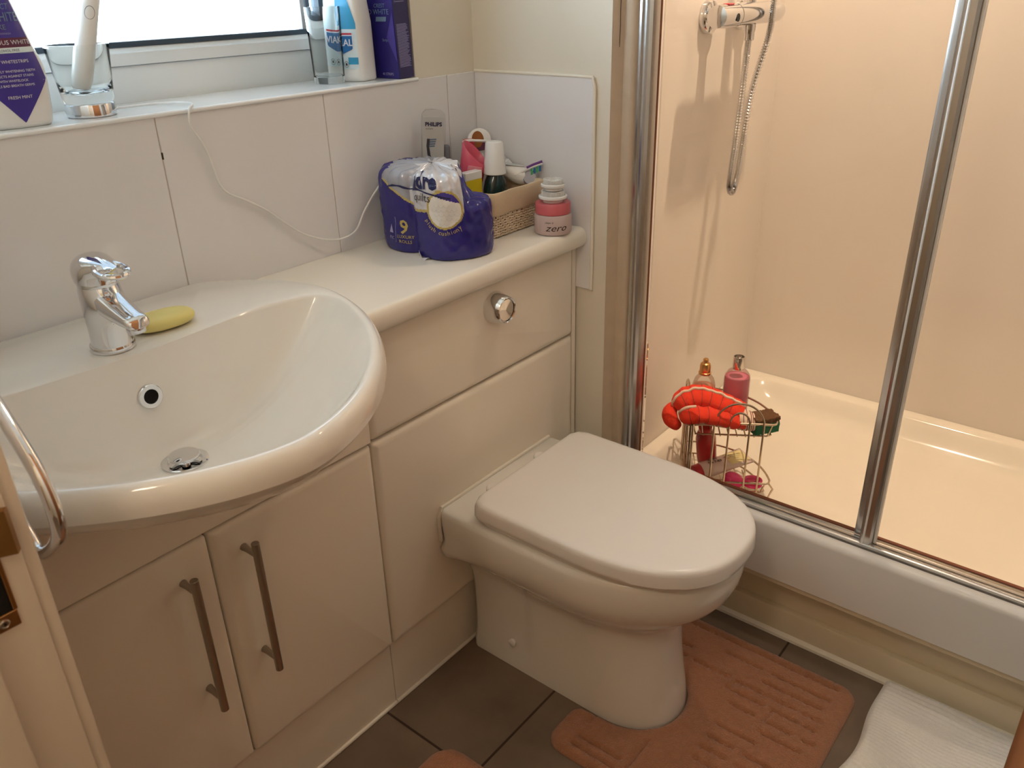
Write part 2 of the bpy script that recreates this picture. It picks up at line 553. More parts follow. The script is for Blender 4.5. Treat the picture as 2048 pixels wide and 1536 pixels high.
struct(MB('acryl').box((XB, YS, .27), (XB+.05, YM, ZC)).build('wall_shower_back'), 'glossy cream shower wall panel behind the tray', 'wall')
struct(MB('acryl').box((.06, YS, .27), (XB, YS+.02, ZC)).build('wall_shower_end'), 'glossy cream shower wall at the far end of the tray', 'wall')

# wall tiles
mb = MB('grout').box((XW, .0015, .70), (0, .006, 1.1145))
mb.use('walltile')
xs = [-1.20, -1.0265, -.7115, -.397, -.0826, 0.0]
for a, b in zip(xs, xs[1:]):
    mb.box((a+.0009, 0, .70), ((b-.0009) if b < 0 else .0062, .0055, 1.1155), .0008, 1)
mb.use('dark_gap').box((-.7118, -.0004, 1.052), (-.7098, .002, 1.062))
struct(mb.build('trim_1'), 'row of white wall tiles below the window sill', 'wall tiles')
mb = MB('walltile').box((.0003, -.296, .70), (.0058, -.0005, 1.1155), .0008, 1)
mb.use('bead').tube([(.002, -.297, .70), (.002, -.297, 1.10), (.002, -.292, 1.1155), (.002, -.25, 1.1165), (.002, 0, 1.1165)], .0035, 8)
struct(mb.build('trim_2'), 'white side tile with pale edge beside the counter', 'wall tiles')

# window with its sill
win = MB('sillt').box((WX0, -.0012, 1.1155), (WX1, .16, 1.119), .0008, 1)
win.use('sillt').tube([(WX0, -.0002, 1.1155), (WX1, -.0002, 1.1155)], .0036, 10)
wi = struct(win.build('window_1'), 'white framed window with a deep tiled sill above the basin', 'window')
FY = .15
mb = MB('upvc')
mb.box((WX0, FY, 1.118), (WX1, FY+.07, 1.174), .003).box((WX0, FY, 2.03), (WX1, FY+.07, WZ1), .003)
mb.box((WX0, FY, 1.174), (WX0+.055, FY+.07, 2.03), .003).box((WX1-.055, FY, 1.174), (WX1, FY+.07, 2.03), .003)
mb.build('window_frame', wi)
mb = MB('upvc')
a0, a1, b0, b1 = WX0+.055, WX1-.055, 1.175, 2.03
yo = FY-.004
mb.prism([(yo, b0), (yo+.05, b0), (yo+.05, b0+.028), (yo+.016, b0+.028), (yo+.008, b0+.020), (yo, b0+.018)], 'x', a0, a1)
mb.prism([(yo, b1), (yo+.05, b1), (yo+.05, b1-.028), (yo+.016, b1-.028), (yo, b1-.018)], 'x', a0, a1)
mb.prism([(a1, yo), (a1, yo+.05), (a1-.028, yo+.05), (a1-.028, yo+.016), (a1-.018, yo)], 'z', b0, b1)
mb.prism([(a0, yo), (a0, yo+.05), (a0+.028, yo+.05), (a0+.028, yo+.016), (a0+.018, yo)], 'z', b0, b1)
mb.build('window_sash', wi)
mb = MB('gasket')
mb.box((a0+.026, yo+.012, b0+.026), (a1-.026, yo+.034, b0+.034)).box((a0+.026, yo+.012, b1-.034), (a1-.026, yo+.034, b1-.026))
mb.box((a1-.036, yo+.012, b0+.026), (a1-.026, yo+.034, b1-.026)).box((a0+.026, yo+.012, b0+.026), (a0+.034, yo+.034, b1-.026))
mb.build('window_gasket', wi)
MB('pane').box((a0+.03, yo+.022, b0+.03), (a1-.03, yo+.026, b1-.03)).build('window_pane', wi)
mb = MB('lead').box((a1-.075, yo+.018, b0+.034), (a1-.066, yo+.030, b1-.034)).use('gasket')
mb.box((a1-.062, yo+.017, b0+.034), (a1-.054, yo+.031, b1-.034))
mb.build('glazing_spacer', wi)

# door frame at the left of the picture, open door at the right
jb = MB('jamb')
jb.box((XW-.105, -.57, 0), (XW+.001, -.548, 2.0), .0025)
jb.box((XW-.105, -.586, 0), (XW-.043, -.57, 2.0), .004)
jb.box((XW-.001, -.566, 0), (XW+.013, -.50, 2.05), .004)
jb.box((XW-.105, -1.257, 0), (XW+.001, -1.279, 2.0), .0025)
jb.box((XW-.105, -1.279, 2.0), (XW+.001, -.548, 2.02), .0025)
jo = struct(jb.build('trim_3'), 'cream door frame at the left edge with a brass strike plate', 'door frame')
mb = MB('brass')
zz0, zz1 = .829, .985
yb = -.5725
for a, b in [((-1.2415, zz0), (-1.2160, .8435)), ((-1.2415, .893), (-1.2160, zz1)), ((-1.2185, .8435), (-1.2150, .893)), ((-1.2415, .8435), (-1.2365, .893))]:
    mb.box((a[0], yb, a[1]), (b[0], -.569, b[1]), .0006, 1)
mb.prism([(-1.216, -.5725), (-1.204, -.579), (-1.200, -.574), (-1.2035, -.5715), (-1.216, -.5695)], 'z', .893, .932)
sp = mb.build('strike_plate', jo)
MB('black').box((-1.2365, -.5705, .8435), (-1.2185, -.5698, .893)).build('latch_hole', sp)
mb = MB('steel').lathe([(.0042, 0), (.0042, .001), (.003, .0018), (.0026, .0012), (.0001, .0012)], (-1.2275, -.5725, .8365), (0, -1, 0), 16)
mb.use('black').box((-1.2283, -.5746, .8357), (-1.2267, -.5735, .8373))
mb.build('screw', sp)
dr = MB('doorp').box((XW+.005, -1.2535, .006), (-1.1505, -1.2135, 1.985), .0005, 1)
dr.use('wood').box((-1.1505, -1.2535, .006), (-.45, -1.2135, 1.985), .002)
do = struct(dr.build('door_1'), 'orange brown wooden door standing open at the right edge', 'door')
mb = MB('steel')
# the lever on the room side would stand in front of the camera, so only the far side carries one
mb = MB('steel').lathe([(.024, 0), (.024, .006), (.01, .008), (.009, .04)], (-.51, -1.2535, 1.0), (0, -1, 0), 20)
mb.tube([(-.51, -1.2935, 1.0), (-.53, -1.2995, 1.0), (-.62, -1.2995, .998)], .008, 10)
mb.build('door_handle', do)

# riser below the shower tray, skirting, bead
YE = -1.845
mb = MB('trim').box((.056, YE, .0), (.075, -.27, .168))
mb.prism([(.056, .147), (.013, .151), (.007, .157), (.008, .166), (.012, .168), (.056, .168)], 'y', YE, -.27)
mb.prism([(.056, .069), (.056, .0), (.044, .0), (.0415, .063), (.0435, .0675), (.047, .069)], 'y', YE, -.27)
struct(mb.build('baseboard_east'), 'cream boxed in skirting below the shower tray', 'skirting')
mb = MB('bead').prism([(.046, 0), (.034, 0), (.035, .006), (.040, .010), (.046, .011)], 'y', YE, -.27)
struct(mb.build('trim_4'), 'white sealant strip between floor tiles and skirting', 'trim')

# ------------------------------------------------------------------ shower tray
def rrect(x0, x1, y0, y1, r, n=8):
    out = []
    for cx, cy, a0 in ((x1-r, y1-r, 0), (x0+r, y1-r, 90), (x0+r, y0+r, 180), (x1-r, y0+r, 270)):
        for k in range(n+1):
            a = math.radians(a0+90*k/n)
            out.append((cx+r*math.cos(a), cy+r*math.sin(a)))
    return out


mb = MB('tray')
X0, X1, Y0, Y1 = .006, XB-.001, YE, YM-.001
zr = .284
rings = []
def rg(ins, z, r, fx=0.0):
    rings.append([(x, y, z) for x, y in rrect(X0+ins+fx, X1-ins, Y0+ins, Y1-ins, r)])
rg(.0, .172, .004); rg(.0, .279, .004); rg(.002, .283, .006); rg(.006, zr, .010)
rg(.030, zr-.001, .05, .03); rg(.038, zr-.006, .055, .03); rg(.046, zr-.020, .06, .03); rg(.056, .250, .07, .03); rg(.070, .234, .085, .03); rg(.095, .2275, .09, .03); rg(.14, .226, .09, .02)
mb.loft(rings, True, False, True)
mb.use('trayf').prism([(.0, .172), (.0, .289), (.003, .298), (.010, .302), (.024, .301), (.030, .296), (.030, .172)], 'y', YE, -.332)
tray = mb.build('shower_tray', loc=(.34, -1.1, .17), angle=50)
tag(tray, 'white glossy shower tray with a raised rim behind the glass', 'shower tray')

# ------------------------------------------------------------------ shower enclosure
en = thing('shower_enclosure', (.055, -1.0, .31), 'shower screen of clear glass panels in silver profiles', 'shower screen')
mb = MB('packer')
mb.prism([(.006, -.3305), (.045, -.3305), (.045, -.372), (.030, -.3705), (.0245, -.366), (.022, -.358), (.0235, -.345), (.012, -.337)][::-1], 'z', .302, ZC)
tr = mb.build('wall_packer', en)
tr['label'] = 'cracked cream strip between wall and profile'
# a hairline crack in the strip
pts = [(.0055, -.3325, 1.36), (.0055, -.3325, 1.28), (.0058, -.3320, 1.225), (.0050, -.3330, 1.205), (.0060, -.3316, 1.185), (.0064, -.3312, 1.168)]
MB('black').tube([(x+.010, y-.0085, z) for x, y, z in pts], .0006, 5).build('crack', tr)
mb = MB('alu')
prof = [(.030, -.3725), (.026, -.374), (.025, -.379), (.030, -.381), (.030, -.386), (.034, -.389), (.036, -.3955), (.044, -.398), (.064, -.398), (.066, -.3725)]
mb.prism(prof[::-1], 'z', .302, ZC)
mb.build('wall_profile', en)
MB('seal').box((.058, -.3988, .306), (.0630, -.3975, ZC)).build('side_seal', en)
mb = MB('alu')
mb.prism([(.034, .297), (.034, .3035), (.037, .3055), (.041, .3055), (.041, .3015), (.047, .3015), (.047, .3060), (.052, .3060), (.052, .3025), (.060, .3025), (.062, .3060), (.074, .3060), (.076, .303), (.076, .285), (.034, .285)], 'y', YE, -.400)
mb.build('bottom_track', en)
MB('seal').box((.0650, YE, .3058), (.0720, -.400, .3078)).build('bottom_seal', en)
MB('shower_gl').box((.066, -.885, .3075), (.072, -.400, 2.0)).build('fixed_glass', en)
MB('shower_gl').box((.048, YE, .3065), (.054, -.905, 2.0)).build('sliding_glass', en)
mb = MB('alu')
mb.prism([(.060, -.878), (.058, -.882), (.058, -.900), (.062, -.904), (.080, -.904), (.080, -.878)][::-1], 'z', .306, 2.0)
mb.build('fixed_stile', en)
mb = MB('alu')
mb.prism([(.040, -.893), (.036, -.897), (.036, -.912), (.039, -.916), (.057, -.916), (.057, -.893)][::-1], 'z', .304, 2.0)
st = mb.build('sliding_stile', en)
MB('white_pl').prism([(.034, -.9005), (.036, -.899), (.036, -.9030), (.034, -.9020)], 'z', .304, 2.0).build('stile_white_line', st)  # thin white line down the front of the stile
MB('white_pl').box((.046, -.9215, .306), (.056, -.9165, 2.0), .001, 1).build('edge_seal', st)
mb = MB('alu').box((.032, YE, 2.0), (.082, -.372, 2.04), .003)
mb.build('top_track', en)

# ------------------------------------------------------------------ shower mixer and hose
mx = thing('shower_mixer', (.36, YM, 1.207), 'chrome bar shower mixer on the cream shower wall', 'shower mixer')
by, bz = -.430, 1.210
for x in (.300, .452):
    mb = MB('chrome').lathe([(.032, 0), (.032, .009), (.030, .013), (.019, .016)], (x, YM-.0005, bz-.004), (0, -1, 0), 32)
    mb.lathe([(.0165, .012), (.0165, .05), (.014, .058)], (x, YM, bz-.002), (0, -1, 0), 24)
    mb.build('wall_flange', mx)
mb = MB('chrome').lathe([(.012, 0), (.0205, .002), (.0215, .02), (.0215, .255), (.021, .275), (.017, .288), (.008, .293)], (.212, by, bz), (1, 0, 0), 32)
body = mb.build('mixer_body', mx)
MB('black').lathe([(.0075, 0), (.0075, .0012), (.001, .0014)], (.262, by-.0208, bz-.003), (0, -1, 0), 20).build('button', body)
MB('red').box((.243, by-.010, bz+.0195), (.266, by+.004, bz+.0222), .0008, 1).build('temperature_mark', body)
mb = MB('chrome').lathe([(.0195, 0), (.0222, .002), (.0222, .012), (.0195, .014)], (.285, by, bz), (1, 0, 0), 32)
mb.build('collar', body)
mb = MB('chrome').lathe([(.012, 0), (.012, .012), (.0105, .016), (.0105, .03), (.008, .032)], (.366, by, bz-.019), (0, 0, -1), 20)
mb.build('hose_outlet', mx)
mb = MB('chrome').lathe([(.0095, 0), (.0095, 1.0)], (.391, by+.012, bz+.016), (0, 0, 1), 20)
mb.build('riser_pipe', mx)
# hose: down from the outlet, loop, up behind the bar
path = catmull([(.366, by, 1.164), (.362, by, 1.12), (.352, by-.001, 1.03), (.340, by-.002, .94), (.331, by-.003, .89), (.331, by-.004, .865), (.341, by-.004, .854), (.355, by-.003, .862), (.368, by-.003, .895), (.381, by-.002, .96), (.393, by-.006, 1.06), (.397, by-.0275, 1.16), (.396, by-.033, 1.21), (.396, by-.030, 1.30), (.396, by-.025, 1.5)], 100)
rr = [.0066+.0010*math.sin(2*PI*i/6) for i in range(len(path))]
hs = MB('chrome').tube(path, .0068, 10, rr=rr).build('shower_hose', loc=(.366, by, 1.17))
tag(hs, 'ribbed chrome shower hose hanging in a loop below the mixer bar', 'shower hose')
# ------------------------------------------------------------------ furniture
CF = -.264                       # front plane of the cabinet doors
BX, BY = -.908, -.262            # drain centre of the basin


def basin_shape(ins, yb, nb):
    cx, a, b, yc, e = -.925-BX, .336-ins, .378-ins, -.195, 1.70
    P = []
    n = 72
    for k in range(n+1):          # front curve from right to left
        t = PI*k/n
        c, s = math.cos(t), math.sin(t)
        x = cx+a*math.copysign(abs(c)**(2/e), c)
        P.append((max(x, -.283+ins), yc-b*abs(s)**(2/e)))
    return P, cx, a, yc


def basin_outline():
    P, cx, a, yc = basin_shape(0, 0, 0)
    back = []
    for k in range(1, 13):
        s = k/12.0
        back.append((-.283+.06*s**2.3, yc+s*(-.0015-yc)))
    right = []
    for k in range(1, 13):
        s = k/12.0
        right.append((cx+a-.108*s**2.3, yc+s*(-.0015-yc)))
    P = P+back+right[::-1]
    return [(BX+x, y) for x, y in P]


def basin_inner():
    P, cx, a, yc = basin_shape(.021, 0, 0)
    P = [p for p in P if p[1] < -.245]
    r, l = P[0], P[-1]
    cor = catmull([(l[0]-.004, l[1]-.01, 0), (l[0], l[1], 0), (l[0]+.008, -.212, 0), (-.21, -.1895, 0), (-.14, -.192, 0), (0, -.200, 0), (.14, -.192, 0), (.21, -.1895, 0), (r[0]-.008, -.212, 0), (r[0], r[1], 0)], 8)
    P += [(c.x, c.y) for c in cor[9:-1]]
    return [(BX+x, y) for x, y in P]


def rayhit(poly, c, th):
    dx, dy = math.cos(th), math.sin(th)
    best = None
    n = len(poly)
    for k in range(n):
        x1, y1 = poly[k][0]-c[0], poly[k][1]-c[1]
        x2, y2 = poly[(k+1) % n][0]-c[0], poly[(k+1) % n][1]-c[1]
        ex, ey = x2-x1, y2-y1
        den = dx*ey-dy*ex
        if abs(den) < 1e-12: continue
        t = (x1*ey-y1*ex)/den
        u = (x1*dy-y1*dx)/den
        if t > 0 and -1e-9 <= u <= 1+1e-9:
            best = t if best is None else max(best, t)
    return best


OUT, INN = basin_outline(), basin_inner()
NTH = 200
TH = [2*PI*k/NTH for k in range(NTH)]
RO = [rayhit(OUT, (BX, BY), t) for t in TH]
RI = [rayhit(INN, (BX, BY), t) for t in TH]
ZD, ZI, ZT = .7150, .8560, .8585
bs = thing('basin', (BX, -.28, .84), 'white ceramic semi recessed wash basin with chrome tap', 'basin')
mb = MB('ceramic')
rings = []


def ring(rs, zs):
    rings.append([(BX+rs[i]*math.cos(TH[i]), BY+rs[i]*math.sin(TH[i]), zs[i]) for i in range(NTH)])


ring([.0245]*NTH, [ZD-.012]*NTH)
ring([.0245]*NTH, [ZD]*NTH)
for t in [.08, .16, .26, .36, .46, .55, .64, .72, .79, .85, .90, .94, .97, .99, 1.0]:
    rs, zs = [], []
    for i in range(NTH):
        r = .0245+(RI[i]-.0245)*t
        # walls are steeper at the back
        bk = max(0.0, math.sin(TH[i]))
        e = 2.25+1.45*bk
        F = .05*t+.95*t**e
        if t > .9: F = F-(1-F)*0.0
        rs.append(r); zs.append(ZD+(ZI-ZD)*F)
    ring(rs, zs)
W_ = [RO[i]-RI[i] for i in range(NTH)]
for q, dz in ((.06, .0012), (.14, .0020), (.30, .0025)):
    ring([RI[i]+W_[i]*q for i in range(NTH)], [ZI+dz]*NTH)
for d, z in ((.0130, .8583), (.0085, .8565), (.0048, .8530), (.0020, .8478), (.0004, .841), (.0, .834), (.0008, .826)):
    ring([RO[i]-min(d, W_[i]*.6) for i in range(NTH)], [z]*NTH)
for k, z in ((.990, .828), (.965, .815), (.92, .802), (.87, .790), (.80, .777), (.72, .764), (.62, .751), (.50, .738), (.38, .725), (.25, .712), (.12, .698)):
    ring([RO[i]*k for i in range(NTH)], [z]*NTH)
mb.loft(rings, True, False, True)
# close the underside of the drain well
mb.add([rings[0][i] for i in range(NTH)], [list(range(NTH))])
bo = mb.build('bowl', bs, angle=60)
# drain with pop-up plug
mb = MB('chrome').lathe([(.0305, -.002), (.0305, .0012), (.029, .0020), (.0225, .0012), (.0215, -.003), (.0215, -.006)], (BX, BY, ZD+.0015), seg=48)
dn = mb.build('drain', bs)
MB('black').lathe([(.0212, 0), (.0001, 0)], (BX, BY, ZD-.0035), seg=40).build('drain_gap', dn)
mb = MB('chrome').lathe([(.0, -.004), (.006, -.004), (.006, .0065), (.0195, .0075), (.0205, .0095), (.0195, .0115), (.012, .0132), (.0001, .0138)], (BX, BY, ZD), seg=48)
mb.build('plug', dn)
# overflow ring on the back slope
oc = Vector((-.9085, -.2075, .7965)); on = Vector((0, -.985, .16)).normalized()
mb = MB('chrome').lathe([(.0165, -.006), (.0165, .0022), (.0155, .0032), (.0100, .0030), (.0092, .0015), (.0092, -.006)], oc, on, 40)
ov = mb.build('overflow_ring', bs)
MB('black').lathe([(.0092, -.001), (.0001, -.001)], oc, on, 32).build('overflow_hole', ov)

# tap
tp = thing('basin_tap', (-.918, -.157, ZT), 'chrome mixer tap standing on the basin ledge', 'tap')
TX, TY = -.918, -.157
mb = MB('chrome')
mb.lathe([(.0285, 0), (.0288, .004), (.0275, .0075), (.0262, .008)], (TX, TY, ZT), seg=40)
mb.build('base_ring', tp)
mb = MB('chrome')
# body leaning column joined to the spout: rings along z, front side pulled out into the spout
rings = []
for z, rx, ryb, fr in ((.006, .0255, .0255, .0255), (.018, .0252, .0252, .0252), (.034, .0250, .0250, .0255), (.046, .0252, .0250, .030), (.054, .0254, .0250, .038), (.062, .0256, .0250, .042), (.070, .0256, .0250, .038), (.078, .0255, .0250, .030), (.085, .0250, .0248, .0255), (.090, .0235, .0238, .0238)):
    rg_ = []
    for k in range(48):
        a = 2*PI*k/48
        x, y = math.cos(a)*rx, math.sin(a)
        y = y*ryb if y > 0 else y*fr
        rg_.append((TX+x, TY-.002+.0*z+y, ZT+z))
    rings.append(rg_)
mb.loft(rings, True, True, True)
mb.build('body', tp, angle=60)
mb = MB('chrome')
rings = []
for t in frange(0, 1, 14):
    y = TY-.010-.076*t
    z = ZT+.072-.018*t-.002*math.sin(PI*t)
    wd = .0215-.0065*t
    hu, hd = .018-.010*t, .019-.011*t
    rg_ = []
    for k in range(32):
        a = 2*PI*k/32
        sx = math.copysign(abs(math.cos(a))**.75, math.cos(a)); sz = math.copysign(abs(math.sin(a))**.75, math.sin(a))
        rg_.append((TX+wd*sx, y+.28*(hu if sz > 0 else hd)*sz, z+(hu if sz > 0 else hd)*sz))
    rings.append(rg_)
rings.append([(TX+(p[0]-TX)*.8, p[1]-.003, ZT+.054+(p[2]-ZT-.054)*.8) for p in rings[-1]])
mb.loft(rings, True, True, True)
mb.build('spout', tp, angle=60)
mb = MB('chrome').lathe([(.0105, 0), (.0112, .003), (.0112, .010), (.010, .012), (.0085, .012), (.0083, .009)], (TX, TY-.076, ZT+.0495), (0, -.28, -1), 28)
mb.build('aerator', tp)
# cartridge ring, lever head
mb = MB('chrome').lathe([(.0232, 0), (.0248, .002), (.0248, .012), (.0238, .0135), (.0238, .024), (.0225, .026)], (TX, TY-.002, ZT+.088), (0, -.10, 1), 40)
mb.build('cartridge_collar', tp)
mb = MB('chrome')
rings = []
# dome: profile rings from bottom, then a flat lever tongue in front
for z, s, ex in ((.112, .985, .0), (.120, 1.03, .0), (.128, 1.02, .006), (.134, .94, .022), (.139, .80, .030), (.143, .58, .026), (.1455, .30, .012), (.146, .02, .0)):
    rg_ = []
    for k in range(48):
        a = 2*PI*k/48
        x, y = math.cos(a)*.0262*s, math.sin(a)*.0268*s
        if y < 0: y -= ex*(abs(math.sin(a))**1.6)
        zz = z-.10*(-y if y < 0 else 0)-.0*y
        rg_.append((TX+x, TY-.001+y, ZT+zz-.0175))
    rings.append(rg_)
mb.loft(rings, True, True, True)
hd = mb.build('handle', tp, angle=60)
mb = MB('chrome')
path = catmull([(TX-.011, TY-.030, ZT+0.1170), (TX-.017, TY-.045, ZT+0.1145), (TX-.0145, TY-.060, ZT+0.1110), (TX, TY-.0675, ZT+0.1095), (TX+.0145, TY-.060, ZT+0.1110), (TX+.017, TY-.045, ZT+0.1145), (TX+.011, TY-.030, ZT+0.1170)], 8)
mb.tube(path, .0042, 10)
mb.build('lever_loop', hd)
mb = MB('red').lathe([(.0045, 0), (.0045, .0008), (.0001, .001)], (TX+.003, TY-.0268, ZT+.1045), (0.05, -1, .0), 20)
mb.use('ink_n').lathe([(.0028, .0008), (.0028, .0013), (.0001, .0014)], (TX+.0046, TY-.0268, ZT+.1045), (0.05, -1, .0), 16)
mb.build('hot_cold_dot', tp)

# soap
mb = MB('soap')
rings = []
sx_, sy_, sz_ = .044, .026, .0105
c0 = Vector((-.838, -.146, ZT+.0105+.0005))
ang = math.radians(-6)
for j in range(1, 16):
    ph = -PI/2+PI*j/16
    rg_ = []
    for k in range(40):
        a = 2*PI*k/40
        x = sx_*math.copysign(abs(math.cos(a))**.85, math.cos(a))*math.cos(ph)**.55
        y = sy_*math.copysign(abs(math.sin(a))**.85, math.sin(a))*math.cos(ph)**.55
        z = sz_*math.copysign(abs(math.sin(ph))**.8, math.sin(ph))
        rg_.append(c0+Vector((x*math.cos(ang)-y*math.sin(ang), x*math.sin(ang)+y*math.cos(ang), z)))
    rings.append(rg_)
mb.loft(rings, True, True, True)
so = mb.build('soap_bar', loc=c0, angle=80)
tag(so, 'pale yellow soap bar lying on the basin ledge by the tap', 'soap')

# vanity unit
XV0, XV1, XM = -1.199, -.5925, -.9015
vn = thing('vanity_unit', (XM, -.14, 0), 'cream vanity cabinet with two handled doors under the basin', 'cabinet')
mb = MB('cab')
mb.box((XV0, CF+.022, .15), (XV0+.016, -.004, .60)).box((XV1-.017, CF+.022, .15), (XV1-.001, -.004, .82))
mb.box((XV0, CF+.022, .15), (XV1-.001, -.01, .166)).box((XV0, -.012, .15), (XV1-.001, -.004, .60))
mb.use('dark_gap').box((XV0, CF+.0195, .155), (XV1-.001, CF+.022, .600))
mb.build('carcass', vn)
ap = [(XV0, .5985), (XV1-.0015, .5985), (XV1-.0015, .817)]
kz = [(.965, .815), (.92, .802), (.87, .790), (.80, .777), (.72, .764), (.62, .751), (.50, .738), (.38, .725), (.25, .712), (.12, .698)]
ap += [(BX+.315*k-.004, z) for k, z in kz]
ap += [(max(XV0+.004, BX-.283*k+.004), z) for k, z in kz[::-1]]
ap += [(XV0, .817)]
MB('cab').prism(ap, 'y', CF, CF+.018, .0012, 1).build('apron_panel', vn)


def panel(x0, x1, z0, z1, name, par, r=.010):
    """vinyl wrapped door: wide soft edge on the front"""
    mb = MB('cab')
    bm = bmesh.new()
    y0, y1 = CF+.018, CF
    lv = [(0, y0), (0, CF+.007), (.0012, CF+.0045), (.004, CF+.0022), (.0085, CF+.0006), (.0125, CF)]
    rings = []
    for ins, y in lv:
        rr = max(.001, .006-ins*.4)
        rings.append([(x, y, z) for x, z in rrect(x0+ins, x1-ins, z0+ins, z1-ins, rr, 4)])
    mb.loft(rings, True, True, True)
    return mb.build(name, par, angle=50)


def bar_handle(x, z0, z1, par):
    mb = MB('steel')
    yh = CF-.034
    mb.lathe([(.0055, 0), (.006, .0006), (.006, z1-z0-.0006), (.0055, z1-z0)], (x, yh, z0), seg=20)
    h = mb.build('bar_handle', par)
    for z in (z0+.022, z1-.022):
        MB('steel').lathe([(.0062, 0), (.0055, .004), (.0047, .012), (.0047, .031)], (x, CF+.001, z), (0, -1, 0), 16).build('handle_post', h)


d1 = panel(XV0, XM-.0015, .158, .593, 'door', vn)
bar_handle(-.951, .322, .562, d1)
d2 = panel(XM+.0015, XV1-.0015, .158, .593, 'door', vn)
bar_handle(-.8525, .324, .565, d2)
mb = MB('cab').box((XV0, CF+.014, .0), (XV1-.001, CF+.030, .152), .001, 1)
mb.use('bead').tube([(XV0, CF+.0125, .003), (XV1-.001, CF+.0125, .003)], .0042, 8)
mb.build('plinth', vn)

# toilet cabinet
XT0, XT1 = XV1+.0005, -.0145
tc_ = thing('toilet_cabinet', (-.30, -.14, 0), 'cream cistern cabinet with flush button behind the toilet', 'cabinet')
mb = MB('cab')
mb.box((XT1+.001, CF+.004, 0), (-.0005, -.004, .786)).box((XT0, CF+.022, .15), (XT0+.016, -.004, .786))
mb.box((XT0, -.016, .15), (-.016, -.004, .786))
mb.use('dark_gap').box((XT0, CF+.0195, .155), (XT1, CF+.022, .786))
mb.build('carcass', tc_)
fp = panel(XT0+.0015, XT1, .5985, .787, 'flush_panel', tc_)
panel(XT0+.0015, XT1, .158, .5935, 'access_panel', tc_)
mb = MB('cab').box((XT0, CF+.014, .0), (XT1, CF+.030, .152), .001, 1)
mb.use('bead').tube([(XT0, CF+.0125, .003), (XT1, CF+.0125, .003)], .0042, 8)
mb.build('plinth', tc_)
bc = (-.270, CF, .7385)
mb = MB('chrome').lathe([(.0305, 0), (.0308, .003), (.0275, .018), (.0250, .031), (.0235, .0325), (.0222, .031), (.0222, .027)], bc, (0, -1, 0), 40)
fb = mb.build('flush_button', fp)
mb = MB('chrome').lathe([(.0214, .020), (.0214, .0285), (.020, .0298), (.0001, .0285)], bc, (0, -1, 0), 40)
mb.build('button_plate', fb)

# worktop
poly = []
for (x, y) in OUT[:31] + []:
    pass
cut = []
for i in range(NTH):
    th = TH[i]
    x, y = BX+(RO[i]-.010)*math.cos(th), BY+(RO[i]-.010)*math.sin(th)
    if x > BX+.15 and y > -.285: cut.append((x, y))
cut.sort(key=lambda p: p[1])
poly = [(cut[0][0], -.286)] + [p for p in cut if p[1] > -.284] + [(BX+.19, -.0005), (-.0008, -.0005), (-.0008, -.286)]
bm = bmesh.new()
A = [bm.verts.new((x, y, .789)) for x, y in poly]
B = [bm.verts.new((x, y, .830)) for x, y in poly]
bm.faces.new(A[::-1]); bm.faces.new(B)
n = len(poly)
for k in range(n): bm.faces.new([A[k], A[(k+1) % n], B[(k+1) % n], B[k]])
bm.edges.ensure_lookup_table()
fe = [e for e in bm.edges if all(abs(v.co.y+.286) < 1e-6 for v in e.verts) and abs(e.verts[0].co.z-e.verts[1].co.z) < 1e-6]
bmesh.ops.bevel(bm, geom=fe, offset=.0185, segments=7, affect='EDGES', profile=0.5)
mb = MB('worktop'); mb.frombm(bm)
wt = mb.build('worktop', loc=(-.32, -.14, .79), angle=30)
tag(wt, 'white post formed worktop beside the basin under the toilet rolls', 'worktop')

# ------------------------------------------------------------------ toilet
CXT = -.277
tl = thing('toilet', (CXT, -.5, 0), 'white back to wall toilet with closed lid', 'toilet')


def ushape(w, y0, ys, yf, n1=26, n2=40, ex=2.0, rc=.012):
    P = []
    P.append((CXT+w-rc, y0)); P.append((CXT+w-rc*.3, y0-rc*.3)); 
    for k in range(n1+1): P.append((CXT+w, y0-rc+(ys-y0+rc)*k/n1))
    for k in range(1, n2):
        a = PI*k/n2
        c, s = math.cos(a), math.sin(a)
        P.append((CXT+w*math.copysign(abs(c)**(2/ex), c), ys+(yf-ys)*abs(s)**(2/ex)))
    for k in range(n1, -1, -1): P.append((CXT-w, y0-rc+(ys-y0+rc)*k/n1))
    P.append((CXT-w+rc*.3, y0-rc*.3)); P.append((CXT-w+rc, y0))
    return P


